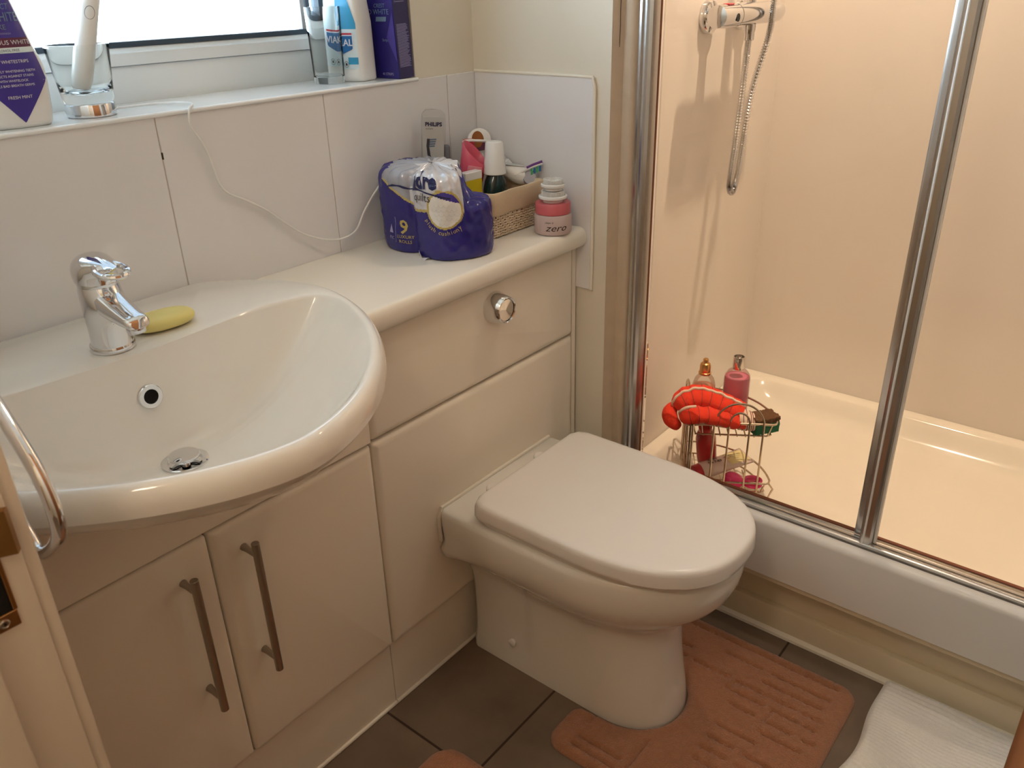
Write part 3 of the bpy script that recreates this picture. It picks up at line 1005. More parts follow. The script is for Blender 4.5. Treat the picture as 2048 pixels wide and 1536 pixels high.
mb = MB('ceramic')
LV = [(.0, .101, -.585, -.706), (.015, .101, -.585, -.706), (.05, .100, -.58, -.701), (.09, .100, -.575, -.694), (.13, .1005, -.57, -.688), (.17, .102, -.565, -.684), (.20, .105, -.56, -.684), (.222, .110, -.55, -.688),
      (.238, .118, -.54, -.697), (.252, .130, -.53, -.711), (.267, .144, -.52, -.729), (.283, .157, -.51, -.747), (.300, .166, -.503, -.763), (.320, .1735, -.50, -.776), (.340, .177, -.497, -.783), (.360, .1785, -.495, -.787), (.376, .1785, -.495, -.787), (.384, .176, -.495, -.785), (.388, .171, -.495, -.780)]
rings = []
for z, wd, ys, yf in LV:
    rr_ = []
    for x, y in ushape(wd, CF-.0005, ys, yf, ex=2.15):
        # the rear part carries a wider flange that tapers into the foot
        if y > -.42 and z < .27:
            k = min(1, max(0, (y+.42)/.012))
            kz_ = min(1, max(0, (z-.035)/.02))*min(1, max(0, (.262-z)/.03))
            x -= math.copysign(.006*k*kz_, x-CXT)
        if .17 < z < .31:
            fl = max(0, 1-(-CF-.0-y*-1-0)/.0001) if False else 0
            t = max(0.0, min(1.0, 1-(CF-y)/.10))
            s = (z-.17)/.14
            x += math.copysign(t*t*(.165*s**2.2 - 0)*.42*(1-s*.55), x-CXT)*1.0 if abs(x-CXT) > .05 else 0
        x = CXT+max(-.1783, min(.1783, x-CXT))
        rr_.append((x, y, z))
    rings.append(rr_)
mb.loft(rings, True, True, True)
pn = mb.build('pan', tl, angle=50)
mb = MB('white_pl').lathe([(.0085, -.003), (.0085, .0022), (.0065, .0036), (.0001, .004)], (CXT-.0995, -.372, .063), (-1, 0, 0), 20)
mb.build('screw_cap', pn)
MB('bead').tube([(CXT-.177, CF-.003, .318), (CXT-.178, CF-.003, .345), (CXT-.1775, CF-.003, .372), (CXT-.170, CF-.003, .389), (CXT, CF-.003, .390), (CXT+.170, CF-.003, .389), (CXT+.1775, CF-.003, .372), (CXT+.178, CF-.003, .318)], .004, 8).build('sealant', pn)
mb = MB('seat')
rings = []
for ins, z in ((.012, .3885), (.008, .390), (.007, .398), (.010, .4015)):
    rings.append([(x, y, z) for x, y in ushape(.172-ins, -.352, -.55, -.790+ins, ex=2.35, rc=.02)])
mb.loft(rings, True, True, True)
mb.build('seat', tl)
mb = MB('seat')
rings = []
for ins, z in ((.012, .4025), (.002, .4018), (.0, .4035), (.0, .410), (.0008, .424), (.0022, .430), (.005, .4335), (.010, .4352), (.020, .4358)):
    rings.append([(x, y, z) for x, y in ushape(.1735-ins, -.340-ins*.6, -.55, -.797+ins, ex=2.35, rc=.026)])
mb.loft(rings, True, True, True)
mb.build('lid', tl, angle=50)
for s in (-1, 1):
    MB('seat').lathe([(.013, 0), (.013, .016), (.011, .018)], (CXT+s*.075, -.315, .388), seg=20).build('hinge', tl)

# towel ring on the west wall
rn = thing('towel_ring', (XW, -.50, .98), 'chrome towel ring at the left edge beside the basin', 'towel ring')
rc_ = (-1.165, -.487, .915)
rp = [(-1.165, -0.512, 0.972), (-1.165, -0.553, 0.925), (-1.165, -0.551, 0.876), (-1.165, -0.492, 0.829), (-1.165, -0.466, 0.843), (-1.165, -0.425, 0.885), (-1.165, -0.412, 0.935), (-1.165, -0.43, 0.985), (-1.165, -0.468, 1.004)]
mb = MB('chrome').tube(catmull(rp, 8, closed=True), .0062, 14, closed=True)
mb.build('ring', rn)
mb = MB('chrome').lathe([(.026, 0), (.026, .006), (.022, .010), (.010, .012), (.010, .036), (.012, .038), (.012, .048), (.009, .050)], (XW+.0135, -.420, .992), (1, 0, 0), 32)
mb.build('wall_mount', rn)
# ------------------------------------------------------------------ floor textiles
def pile(name, outline, step, top, grooves, mt, seed, loc):
    """thick cut-pile mat: outline polygon filled with a fine height field"""
    per = []
    n = len(outline)
    for k in range(n):
        a, b = Vector(outline[k]), Vector(outline[(k+1) % n])
        L = (b-a).length
        m_ = max(1, int(L/step))
        for j in range(m_): per.append(a+(b-a)*j/m_)
    # soft offsets give a woven edge
    xs_ = [p.x for p in per]; ys_ = [p.y for p in per]

    def inside(x, y):
        c = False
        j = len(outline)-1
        for i in range(len(outline)):
            xi, yi = outline[i][0], outline[i][1]; xj, yj = outline[j][0], outline[j][1]
            if (yi > y) != (yj > y) and x < (xj-xi)*(y-yi)/(yj-yi)+xi: c = not c
            j = i
        return c

    def dist(x, y):
        best = 9
        for i in range(n):
            ax, ay = outline[i-1]; bx, by_ = outline[i]
            dx, dy = bx-ax, by_-ay
            L2 = dx*dx+dy*dy
            t = 0 if L2 == 0 else max(0, min(1, ((x-ax)*dx+(y-ay)*dy)/L2))
            d = math.hypot(x-ax-t*dx, y-ay-t*dy)
            if d < best: best = d
        return best
    pts = [Vector((p.x, p.y)) for p in per]
    ds = [0.0]*len(pts)
    rnd = random.Random(seed)
    x = min(xs_)
    while x < max(xs_):
        y = min(ys_)
        while y < max(ys_):
            px, py = x+rnd.uniform(-.25, .25)*step, y+rnd.uniform(-.25, .25)*step
            if inside(px, py):
                d = dist(px, py)
                if d > step*.6:
                    pts.append(Vector((px, py))); ds.append(d)
            y += step
        x += step
    ne = len(per)
    res = delaunay_2d_cdt(pts, [(i, (i+1) % ne) for i in range(ne)], [], 1, 1e-6)
    vo, fo, orig = res[0], res[2], res[3]
    base = []
    top_ = []
    for i, p in enumerate(vo):
        k = orig[i][0] if orig[i] else 0
        d = ds[k] if k < len(ds) else 0.0
        h = .003+(top-.003)*math.sqrt(min(1, d/.010))
        g = 0.0
        for (ax, ay, bx, by_, wd) in grooves:
            dx, dy = bx-ax, by_-ay
            L2 = dx*dx+dy*dy
            t = max(0, min(1, ((p.x-ax)*dx+(p.y-ay)*dy)/L2))
            q = math.hypot(p.x-ax-t*dx, p.y-ay-t*dy)+.0012*mnoise.noise((p.x*300, p.y*300, 3))
            g = max(g, 1-q/wd) if q < wd else g
        h -= .0075*min(1, g*1.6)
        h += .0014*mnoise.noise((p.x*160, p.y*160, seed))+.0008*mnoise.noise((p.x*420, p.y*420, seed))+.0016*mnoise.noise((p.x*22, p.y*22, seed+5))*min(1, d/.02)
        top_.append((p.x, p.y, max(.0022, h)))
    mb = MB(mt)
    mb.add(top_, [list(f) for f in fo])
    mb.add([(p.x, p.y, .0005) for p in vo[:0]], [])
    # side skirt and base
    rim_t = [top_[i] for i in range(ne)]
    mb.loft([[(q[0], q[1], .0004) for q in rim_t], rim_t], True, True, False)
    return mb.build(name, loc=loc, angle=70)


def arcpts(cx, cy, r, a0, a1, n=8):
    return [(cx+r*math.cos(math.radians(a0+(a1-a0)*k/n)), cy+r*math.sin(math.radians(a0+(a1-a0)*k/n))) for k in range(n+1)]


ol = []
ol += arcpts(-.060, -.928, .036, -90, 0)
ol += arcpts(-.060, -.577, .036, 0, 90)
ol += arcpts(-.148, -.566, .025, 90, 180)
ol += [(-.1725, -.600)]
ol += arcpts(-.277, -.605, .1045, -2, -178, 18)
ol += [(-.3815, -.600)]
ol += arcpts(-.408, -.561, .023, 0, 90)[:]
ol += arcpts(-.456, -.574, .036, 90, 180)
ol += arcpts(-.455, -.928, .036, 180, 270)
gr = []
rnd = random.Random(11)
gr.append((-.048, -.60, -.048, -.93, .0042))
for x in (-.085, -.115, -.145, -.172):
    y = -.60
    while y > -.93:
        L = rnd.choice([.05, .08, .12])
        if rnd.random() < .78: gr.append((x, y, x, max(-.93, y-L), .0040))
        if rnd.random() < .35: gr.append((x, y, x-.026, y, .0038))
        y -= L+rnd.choice([.015, .03])
for x in (-.205, -.235, -.265, -.30, -.33, -.36):
    y = -.775
    while y > -.94:
        L = rnd.choice([.05, .08])
        if rnd.random() < .7: gr.append((x, y, x, max(-.94, y-L), .0038))
        y -= L+.02
for x in (-.41, -.445, -.467):
    y = -.585
    while y > -.93:
        L = rnd.choice([.05, .09])
        if rnd.random() < .75: gr.append((x, y, x, max(-.93, y-L), .0038))
        if rnd.random() < .4: gr.append((x, y, x+.03, y, .0038))
        y -= L+.02
bmt = pile('bath_mat', ol, .0042, .0135, gr, 'matb', 2, (-.26, -.78, 0))
tag(bmt, 'brown contour bath mat cut out around the toilet foot', 'bath mat', 'brown bath mats')
ol = []
ol += arcpts(-.650, -.440, .046, 0, 90)
ol += arcpts(-1.10, -.440, .046, 90, 180)
ol += arcpts(-1.10, -.86, .046, 180, 270)
ol += arcpts(-.650, -.86, .046, 270, 360)
bm2 = pile('bath_mat', ol, .007, .0135, [(-.64, -.47, -.64, -.84, .004), (-.69, -.43, -1.05, -.43, .004)], 'matb', 7, (-.87, -.65, 0))
tag(bm2, 'rounded corner of a second brown mat in front of the vanity doors', 'bath mat', 'brown bath mats')

# white ribbed towel folded on the floor
mb = MB('towel')
nx, ny = 92, 110
def tw(u, v, lift):
    # u across the ribs (0 = skirting side), v along them (0 = far end)
    xr_ = .0405
    y = -.992-.335*v
    x = xr_-.36*u+.016*math.sin(v*7+u*3)*u
    y += .012*math.sin(u*9.0)*(1-v)*u
    rib = math.sin(u*2*PI*40+1.2*math.sin(v*9)*u+.6*mnoise.noise((u*4, v*5, 1)))
    z = .010+.0045*math.sin(v*11+u*4)*u+.004*math.sin(u*13+v*5)+.006*mnoise.noise((u*3.2, v*4.5, 9))
    z += .0016*rib+.0009*math.sin(v*260)*(.5+.5*rib)
    e = min(u/.05, v/.035, 1.0, (1-u)/.05)
    z = .001+(max(.006, z)+.004)*math.sqrt(max(0, min(1, e)))
    if u < .16: z += .010*(1-u/.16)*min(1, e)
    return (x, y, z if lift else .0006)
vs, fs = [], []
for i in range(nx*2+1):
    for j in range(ny+1): vs.append(tw(i/(nx*2), j/ny, True))
for i in range(nx*2):
    for j in range(ny):
        a = i*(ny+1)+j
        fs.append([a, a+1, a+ny+2, a+ny+1])
mb.add(vs, fs)
rim = [(i/(nx*2), 0) for i in range(nx*2+1)]+[(1, j/ny) for j in range(1, ny+1)]+[(i/(nx*2), 1) for i in range(nx*2-1, -1, -1)]+[(0, j/ny) for j in range(ny-1, 0, -1)]
mb.loft([[tw(u, v, False) for u, v in rim], [tw(u, v, True) for u, v in rim]], True, True, False)
tw_ = mb.build('towel', loc=(-.1, -1.15, 0), angle=80)
tag(tw_, 'white ribbed towel laid on the floor by the shower skirting', 'towel')
# ------------------------------------------------------------------ things on the worktop
WT = .8302


def place(P, yaw):
    """local frame: x right, y into the thing, z up; yaw turns the front (-y)"""
    return Matrix.Translation(Vector(P)) @ Matrix.Rotation(yaw, 4, 'Z')


# --- toilet roll pack
PO = [(-.297, -.022), (-.326, -.045), (-.337, -.082), (-.333, -.112), (-.322, -.127), (-.333, -.142), (-.339, -.172), (-.334, -.202), (-.315, -.224), (-.284, -.240), (-.252, -.243), (-.222, -.226), (-.207, -.190), (-.203, -.14), (-.205, -.09), (-.216, -.045), (-.25, -.022)]
PO = [(c.x, c.y) for c in catmull([(x, y, 0) for x, y in PO], 12, closed=True)]
NP = len(PO)
PC = Vector((-.272, -.128))
ARC = [0.0]
for k in range(NP): ARC.append(ARC[-1]+math.hypot(PO[(k+1) % NP][0]-PO[k][0], PO[(k+1) % NP][1]-PO[k][1]))
PPROF = [(.86, .0), (.95, .008), (.985, .04), (1.0, .12), (1.006, .30), (1.008, .5), (1.006, .70), (1.0, .83), (.985, .89), (.955, .93), (.90, .96), (.82, .98), (.70, .994), (.50, 1.0), (.30, 1.004), (.14, 1.006), (.03, 1.008)]


def sst(a, b, x):
    t = max(0, min(1, (x-a)/(b-a)))
    return t*t*(3-2*t)


def ptop(x, y):
    u = .66*(x+.270)-.75*(y+.190)
    h = .157-.054*sst(-.002, .017, u)+.004*sst(.02, .05, u)
    h -= .010*math.exp(-((y+.127)/.016)**2)*sst(-.27, -.33, x)
    return h


def prof_s(zf):
    for (s0, z0), (s1, z1) in zip(PPROF, PPROF[1:]):
        if zf <= z1: return s0+(s1-s0)*(zf-z0)/(z1-z0)
    return PPROF[-1][0]


def pk(a, zf, off=0.0, crk=True):
    L = ARC[-1]
    a = a % L
    lo, hi = 0, NP
    while hi-lo > 1:
        md = (lo+hi)//2
        if ARC[md] <= a: lo = md
        else: hi = md
    t = (a-ARC[lo])/(ARC[lo+1]-ARC[lo])
    p = Vector(PO[lo])*(1-t)+Vector(PO[(lo+1) % NP])*t
    s = prof_s(zf)
    # the crease between two rolls softens towards the top
    q = PC+(p-PC)*s
    nrm = (p-PC).normalized()
    z = ptop(q.x, q.y)*zf
    n3 = Vector((q.x*34, q.y*34, z*30))
    d = .0030*mnoise.noise(n3)+.0014*mnoise.noise(n3*2.7) if crk else 0
    d += .0010*math.sin(a*260+z*40)*max(0, min(1, (zf-.62)/.15))
    if zf < .03: d = 0
    q = q+nrm*(d+off*max(.15, 1-max(0, zf-.8)*4))
    if zf > .8: z += d+off*min(1, (zf-.8)*5)
    return Vector((q.x, q.y, WT+z))


pack = thing('toilet_roll_pack', (-.27, -.13, WT), 'navy and silver plastic pack of toilet rolls on the worktop', 'toilet rolls')
mb = MB('navy_pack')
NA = 440
L_ = ARC[-1]
zfs = [0, .008, .03]+frange(.06, .84, 80)+[.87, .90, .925, .945, .96, .975, .985, .992, .998, 1.003, 1.0075]
vs, fs, mi = [], [], []
for zf in zfs:
    for k in range(NA): vs.append(pk(L_*k/NA, zf))
mb.use('navy_pack'); i_n = mb.cur
mb.use('silver_pack'); i_s = mb.cur
mb.use('grey_pack'); i_g = mb.cur
mb.use('gold'); i_o = mb.cur
mb.use('quilt'); i_q = mb.cur
mb.use('violet'); i_v = mb.cur


def near_arc(x, y):
    return min(range(NP), key=lambda k: (PO[k][0]-x)**2+(PO[k][1]-y)**2)


A_B = ARC[near_arc(-.322, -.127)]
A_L = ARC[near_arc(-.337, -.082)]
BAD_A, BAD_Z = A_B+.088, .565


def wlow(a):
    d = a-A_B
    if d < -.05: return 1.2 if d < -.085 else .90-(.085+d)/.035*.12*1.0 if d < -.05 else .78
    if d < 0: return .78-.20*(d+.05)/.05
    if d < .03: return .545
    return .545+.02*math.sin((d-.03)*60)


for i in range(len(zfs)-1):
    for k in range(NA):
        k2 = (k+1) % NA
        fs.append([i*NA+k, i*NA+k2, (i+1)*NA+k2, (i+1)*NA+k])
        a = L_*(k+.5)/NA; zf = (zfs[i]+zfs[i+1])/2
        p = pk(a, zf, crk=False)
        d = a-A_B
        h = ptop(p.x, p.y)
        zm = zf*h
        mm = i_n
        if -.085 < d < .125 and h > .125:
            lim = wlow(a)*.155
            if zm > lim+.0045: mm = i_g if d < -.006 else i_s
            elif zm > lim-.0005 and d < .055: mm = i_o
            if zf > .93: mm = i_g if d < .0 else i_s
            if p.y > -.055 and zf > .8: mm = i_n
        if zf > .84 and h > .142 and p.y < -.058 and p.x < -.215: mm = i_g if p.y > -.118+.3*(p.x+.29) else i_s
        bd = math.hypot(d-.088, (zm-.0935))
        if bd < .0345 and d < .14: mm = i_o
        if bd < .0305: mm = i_q if (zm-.0935) < .019-.30*(d-.088) else i_v
        mi.append(mm)
mb.add(vs, fs, mi)
mb.add([vs[k] for k in range(NA)], [list(range(NA))[::-1]], [i_n])
wrap = mb.build('plastic_wrap', pack, angle=60)
mb = MB('ink_n')
fnp = lambda a0, z0: (lambda x, y: pk(a0+x, (z0+y)/.155, .0016))
fnl = lambda a0, z0: (lambda x, y: pk(a0+x, (z0+y)/ptop(*(PO[near_arc(*[0, 0])])) if False else (z0+y)/.155, .0016))
put_text(mb, 'ndre', .0250, fnp(A_B+.043, .1270), bold=.0016, shear=.12, sx=1.0)
put_text(mb, 'quilts', .0150, fnp(A_B+.040, .1050), mt='ink_k')
mb.use('ink_n')
for st_ in range(0, 1):
    vs, fs = [], []
    for k in range(41):
        a = A_B-.05+.150*k/40
        z = .1190+.008*math.sin(PI*(k/40)**.8)-.008*(k/40)
        vs += [pk(a, z/.155, .0014), pk(a, (z+.0028)/.155, .0014)]
    fs = [[2*k, 2*k+2, 2*k+3, 2*k+1] for k in range(40)]
    mb.add(vs, fs)
put_text(mb, '9', .026, fnp(A_B-.022, .038), mt='gold', bold=.0006)
put_text(mb, 'LUXURY', .0062, fnp(A_B-.020, .029), mt='gold')
put_text(mb, 'ROLLS', .0062, fnp(A_B-.021, .0195), mt='gold')
mb.use('ink_l')
vs = [pk(A_B-.0405+dx, z/.155, .0014) for z in frange(.020, .066, 8) for dx in (-.0004, .0004)]
mb.add(vs, [[2*k, 2*k+1, 2*k+3, 2*k+2] for k in range(8)])
put_text(mb, 'FSC', .006, fnp(A_B-.052, .024), mt='ink_l')
vs = [pk(A_B-.052+dx, z/.155, .0014) for dx, z in [(-.006, .036), (.006, .036), (0, .052)]]
mb.add(vs, [[0, 1, 2]])
# the slogan runs around the badge
rad = .0445
txt = 'plush cushiony'
for q, ch in enumerate(txt):
    if ch == ' ': continue
    th = math.radians(-150+98*q/(len(txt)-1))
    v2, f2 = text2d(ch, .0080)
    r0 = th+PI/2
    c, s = math.cos(r0), math.sin(r0)
    mb.use('gold')
    mb.add([pk(BAD_A+rad*math.cos(th)+c*x-s*y, (.0935+rad*math.sin(th)+s*x+c*y)/.155 if False else (.0935+rad*math.sin(th)+s*x+c*y)/ptop(*(pk(BAD_A+rad*math.cos(th), .5, crk=False).xy)), .0018) for x, y in v2], f2)
# scallops on the badge
mb.use('card')
for r_i in range(6):
    for c_i in range(6):
        x0, z0 = -.024+c_i*.0092+(r_i % 2)*.0046, -.022+r_i*.0078
        if math.hypot(x0, z0) > .024 or z0 > .012-.3*x0: continue
        vs = []
        for k in range(9):
            a = PI+PI*k/8
            for rr_ in (.0040, .0047):
                aa = BAD_A+x0+rr_*math.cos(a)
                vs.append(pk(aa, (.0935+z0+rr_*math.sin(a))/ptop(*(pk(aa, .5, crk=False).xy)), .0016))
        mb.add(vs, [[2*k, 2*k+1, 2*k+3, 2*k+2] for k in range(8)])
mb.build('printed_lettering', wrap, angle=60, recalc=False)
# torn film flaps at the ends
mb = MB('silver_pack')
vs = []
for k in range(9):
    t = k/8
    p = pk(A_B+.004+.05*t, .012, .001)
    vs += [p, p+Vector((-.010*math.sin(PI*t), -.012*math.sin(PI*t), .006+.004*math.sin(9*t)-.008*t)), ]
mb.add(vs, [[2*k, 2*k+1, 2*k+3, 2*k+2] for k in range(8)])
fl = mb.build('film_flap', pack, angle=60)
mod = fl.modifiers.new('thickness', 'SOLIDIFY'); mod.thickness = .0003

# --- wicker basket
bk = thing('wicker_basket', (-.1, -.115, WT), 'white wicker basket with beige liner full of toiletries by the wall', 'basket')
bx0, bx1, by0, by1 = -.186, -.022, -.192, -.026
hB = .091


def bk_ring(z, ins=0.0, n=40):
    fl_ = .010*(z/hB)
    pts = rrect(bx0+.010-fl_+ins, bx1-.010+fl_-ins, by0+.008-fl_+ins, by1-.002+fl_*.4-ins, .012, 6)
    out = []
    for k in range(len(pts)):
        a, b = Vector(pts[k]), Vector(pts[(k+1) % len(pts)])
        m_ = max(1, int((b-a).length/.0034))
        for j in range(m_): out.append(a+(b-a)*j/m_)
    return [(p.x, p.y, WT+z) for p in out]


mb = MB('wicker')
rowz = frange(.004, .050, 9)
for i, z in enumerate(rowz):
    P = bk_ring(z)
    n = len(P)
    c = Vector((-.104, -.109, 0))
    path = []
    for k, p in enumerate(P):
        v = (Vector((p[0], p[1], 0))-c).normalized()
        s = math.sin(k*PI/2.0+PI*i)*1.3
        path.append(Vector(p)+v*(.0014*s)+Vector((0, 0, .0006*math.sin(k*1.3+i))))
    mb.tube(path, .0020, 6, closed=True)
P0, P1 = bk_ring(.0015), bk_ring(.056)
m_ = len(P0)//2
for k in range(0, m_):
    a, b = P0[min(2*k, len(P0)-1)], P1[min(int(2*k*len(P1)/len(P0)), len(P1)-1)]
    mb.tube([a, b], .0014, 5)
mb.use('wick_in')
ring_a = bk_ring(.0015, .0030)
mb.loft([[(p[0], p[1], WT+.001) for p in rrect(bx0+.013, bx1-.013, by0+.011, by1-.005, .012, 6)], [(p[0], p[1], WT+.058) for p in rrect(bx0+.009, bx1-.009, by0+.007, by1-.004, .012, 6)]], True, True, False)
mb.build('woven_body', bk, angle=60)
mb = MB('liner')
rings = []
for z, ins in ((.047, -.0042), (.049, -.0052), (.070, -.0056), (.086, -.0052), (.0905, -.003), (.0905, .001), (.086, .003), (.03, .008), (.012, .010)):
    fl_ = .010*min(z, hB)/hB
    pts = rrect(bx0+.010-fl_+ins, bx1-.010+fl_-ins, by0+.008-fl_+ins, by1-.002+fl_*.4-ins, .012, 10)
    out = []
    for k in range(len(pts)):
        a, b = Vector(pts[k]), Vector(pts[(k+1) % len(pts)])
        mm_ = 1 if (b-a).length < .01 else 24
        for j in range(mm_):
            q = a+(b-a)*j/mm_
            dz = .0005*math.sin(q.x*90)+.0005*math.sin(q.y*130)
            out.append((q.x, q.y, WT+z+dz*(1 if z > .04 else 0)))
    rings.append(out)
mb.loft(rings, True, False, True)
ln = mb.build('liner', bk, angle=60)
ln['label'] = 'beige cotton liner folded over the rim'

IN = WT+.0145        # floor of the lined basket

# --- mouthwash bottle in the basket
mw = thing('mouthwash_bottle', (-.088, -.122, IN), 'dark green bottle with a tall white cap in the basket', 'bottle')
mb = MB('dkgreen')
rings = []
for z, a, b in ((0, .027, .018), (.003, .030, .020), (.045, .031, .021), (.062, .0285, .0205), (.078, .0225, .019), (.088, .017, .016), (.092, .015, .015), (.098, .015, .015)):
    rings.append([(-.088+a*math.cos(2*PI*k/40), -.122+b*math.sin(2*PI*k/40), IN+z) for k in range(40)])
mb.loft(rings, True, True, True)
mb.build('bottle_body', mw, angle=50)
mb = MB('white_pl').lathe([(.0215, .0), (.0228, .0015), (.0222, .006), (.0178, .060), (.0165, .0625), (.0145, .0632), (.003, .0628), (.0025, .0640), (.0001, .0642)], (-.088, -.122, IN+.0905), (.015, 0, 1), 44)
mb.build('screw_cap', mw)

# --- toothbrush head card
vy = math.radians(-40)
cd = thing('toothbrush_head_pack', (-.176, -.050, IN), 'grey blister card with toothbrush picture standing in the basket', 'blister pack')
T = place((-.190, -.042, IN), vy) @ Matrix.Rotation(math.radians(-3), 4, 'X') @ Matrix.Rotation(math.radians(4), 4, 'Y')
mb = MB('card').box((-.0205, -.0008, .002), (.0205, .0008, .206), .0003, 1, T)
cr_ = mb.build('card', cd)
fnc = lambda x, y: T @ Vector((x, -.0013, y))
mb = MB('ink_n')
put_text(mb, 'PHILIPS', .0074, fnc, (0, .1885), bold=.0004)
mb.use('ink_k'); put_text(mb, 'sonicare', .003, fnc, (-.008, .1825))
mb.use('dkgrey')
pth = [(-.010, .165), (-.011, .150), (-.009, .135), (-.001, .118), (.008, .104), (.013, .085)]
for (x0, z0), (x1, z1) in zip(pth, pth[1:]):
    mb.add([fnc(x0-.0026, z0), fnc(x0+.0026, z0), fnc(x1+.003, z1), fnc(x1-.003, z1)], [[0, 1, 2, 3]])
mb.use('ink_s')
for k in range(4):
    z0 = .149+k*.0042
    mb.add([fnc(-.0075, z0), fnc(.0025+.001*k, z0+.001), fnc(.0025+.001*k, z0+.0038), fnc(-.0075, z0+.003)], [[0, 1, 2, 3]])
mb.build('printed_lettering', cr_)
mb = MB('blister')
mb.prism([(-.022, .003), (.022, .003), (.0235, .200), (.022, .212), (.015, .2185), (0, .2200), (-.015, .2185), (-.022, .212), (-.0235, .200)], 'y', -.0026, .0034, .001, 1)
mb.xf(T)
mb.build('clear_blister', cd)
gx = thing('travel_case', (-.150, -.060, IN), 'dark grey plastic case behind the blister card in the basket', 'case')
T2 = place((-.155, -.049, IN), vy)
mb = MB('grey').box((-.012, -.0065, .0), (.012, .0065, .150), .004, 3, T2)
mb.build('case_body', gx)
mb = MB('dkgrey').box((-.0124, -.0069, .099), (.0124, .0069, .101), .0005, 1, T2)
mb.build('seam', gx)

# --- pink cup / scoop
pc_ = thing('pink_cup', (-.112, -.068, IN), 'pink plastic cup with a curved lip in the basket', 'cup')
mb = MB('pink')
T3 = place((-.122, -.0775, IN+.048), vy) @ Matrix.Scale(1.2, 4) @ Matrix.Rotation(math.radians(12), 4, 'Y')
rings = []
for z, r in ((0, .0165), (.002, .018), (.045, .0215), (.0705, .0225), (.0715, .0215), (.0705, .0205), (.045, .0195), (.006, .0155), (.005, .001)):
    rings.append([T3 @ Vector((r*math.cos(2*PI*k/40), r*.75*math.sin(2*PI*k/40), z*(1+.22*math.cos(2*PI*k/40-2.6)) if z > .04 else z)) for k in range(40)])
mb.loft(rings, True, True, True)
mb.build('cup_body', pc_, angle=60)
mb = MB('pinkl').box((-.011, -.0178, .012), (.013, -.0165, .052), .0005, 1, T3)
mb.build('printed_panel', pc_)
MB('ink_k').lathe([(.0016, 0), (.0001, .0004)], T3 @ Vector((.009, -.0180, .034)), (-.64, -.77, 0), 10).build('dot', pc_)

# --- red capped bottle
rb = thing('small_bottle', (-.080, -.050, IN), 'small bottle with a round red cap at the back of the basket', 'bottle')
mb = MB('white_pl').lathe([(.012, 0), (.014, .002), (.014, .115), (.010, .122), (.010, .128)], (-.082, -.049, IN), seg=28)
mb.build('bottle_body', rb)
mb = MB('red').lathe([(.0125, 0), (.0130, .001), (.0130, .018), (.0105, .022), (.0001, .0225)], (-.082, -.049, IN+.128), seg=28)
mb.build('red_cap', rb)

# --- round picture disc
dc = thing('round_picture_box', (-.045, -.036, IN), 'round white box with a brown patterned lid leaning at the back corner', 'box')
T4 = place((-.0385, -.040, IN+.140), math.radians(-32)) @ Matrix.Scale(1.1, 4) @ Matrix.Rotation(math.radians(-10), 4, 'X')
mb = MB('white_pl')
R4 = T4.to_3x3()
ax4 = R4 @ Vector((0, -1, 0))
mb.lathe([(.0001, -.004), (.0235, -.004), (.025, -.003), (.025, .004), (.0235, .005), (.0001, .005)], T4 @ Vector((0, 0, 0)), ax4, 44)
mb.box((-.006, -.003, -.130), (.006, .003, -.02), .001, 1, T4)
d0 = mb.build('box_body', dc)
fn4 = lambda x, y: T4 @ Vector((x, -.0056, y))
mb = MB('wood')
vs = [fn4(-.004+.014*math.cos(2*PI*k/24)*.85, .002+.016*math.sin(2*PI*k/24)) for k in range(24)]
mb.add(vs, [list(range(24))])
fn5 = lambda x, y: T4 @ Vector((x, -.0060, y))
mb.use('maroon')
mb.add([fn5(-.012, -.019), (fn5(.015, -.0165)), fn5(.0155, -.004), fn5(.006, -.002), fn5(.0, -.011), fn5(-.010, -.012)], [[0, 1, 2, 3, 4, 5]])
mb.build('lid_pattern', d0)

# --- yellow box
yb_ = thing('yellow_box', (-.118, -.100, IN), 'yellow and white carton lying in the basket behind the rolls', 'box')
T5 = place((-.1475, -.1100, IN), math.radians(-4))
MB('yellow').box((-.0225, -.009, .0), (.0225, .009, .089), .001, 1, T5).build('carton', yb_)
MB('white_pl').box((-.0228, -.0093, .0885), (.0228, .0093, .104), .001, 1, T5).build('white_band', yb_)

# --- white epilator-like device lying over the rim
dv = thing('hair_remover', (-.030, -.135, WT+.09), 'white rounded electric hair remover lying across the basket rim', 'electric device')
mb = MB('white_pl')
pa, pb = Vector((-.066, -.085, .945)), Vector((-.0185, -.150, .9185))
ex = (pb-pa).normalized(); ey = Vector((0, 0, 1)).cross(ex).normalized(); ez = ex.cross(ey)
rings = []
L5 = (pb-pa).length
for t in frange(0, 1, 22):
    e = (max(0, 1-((t-.5)*2)**4))**.5
    wd = (.0135+.0085*sst(.3, .85, t))*max(.05, e)
    hh = (.0115+.0075*sst(.25, .85, t))*max(.05, e)
    c = pa+ex*(L5*1.18*(t-.08))
    rings.append([c+ey*(wd*math.cos(2*PI*k/32))+ez*(hh*math.copysign(abs(math.sin(2*PI*k/32))**.85, math.sin(2*PI*k/32))) for k in range(32)])
mb.loft(rings, True, True, True)
db = mb.build('device_body', dv, angle=60)
mb = MB('card')
rg1 = []
for t in frange(.22, .80, 12):
    e = math.sin(PI*(t-.22)/.58)**.5 if .22 < t < .80 else 0
    hh = (.0115+.0075*sst(.25, .85, t))
    c = pa+ex*(L5*1.18*(t-.08))+ez*(hh*.93+.0016)
    rg1.append([c+ey*(.0105*e*math.cos(2*PI*k/16))+ez*(.0012*math.sin(2*PI*k/16)) for k in range(16)])
mb.loft(rg1, True, True, True)
mb.build('grip_inlay', db, angle=60)

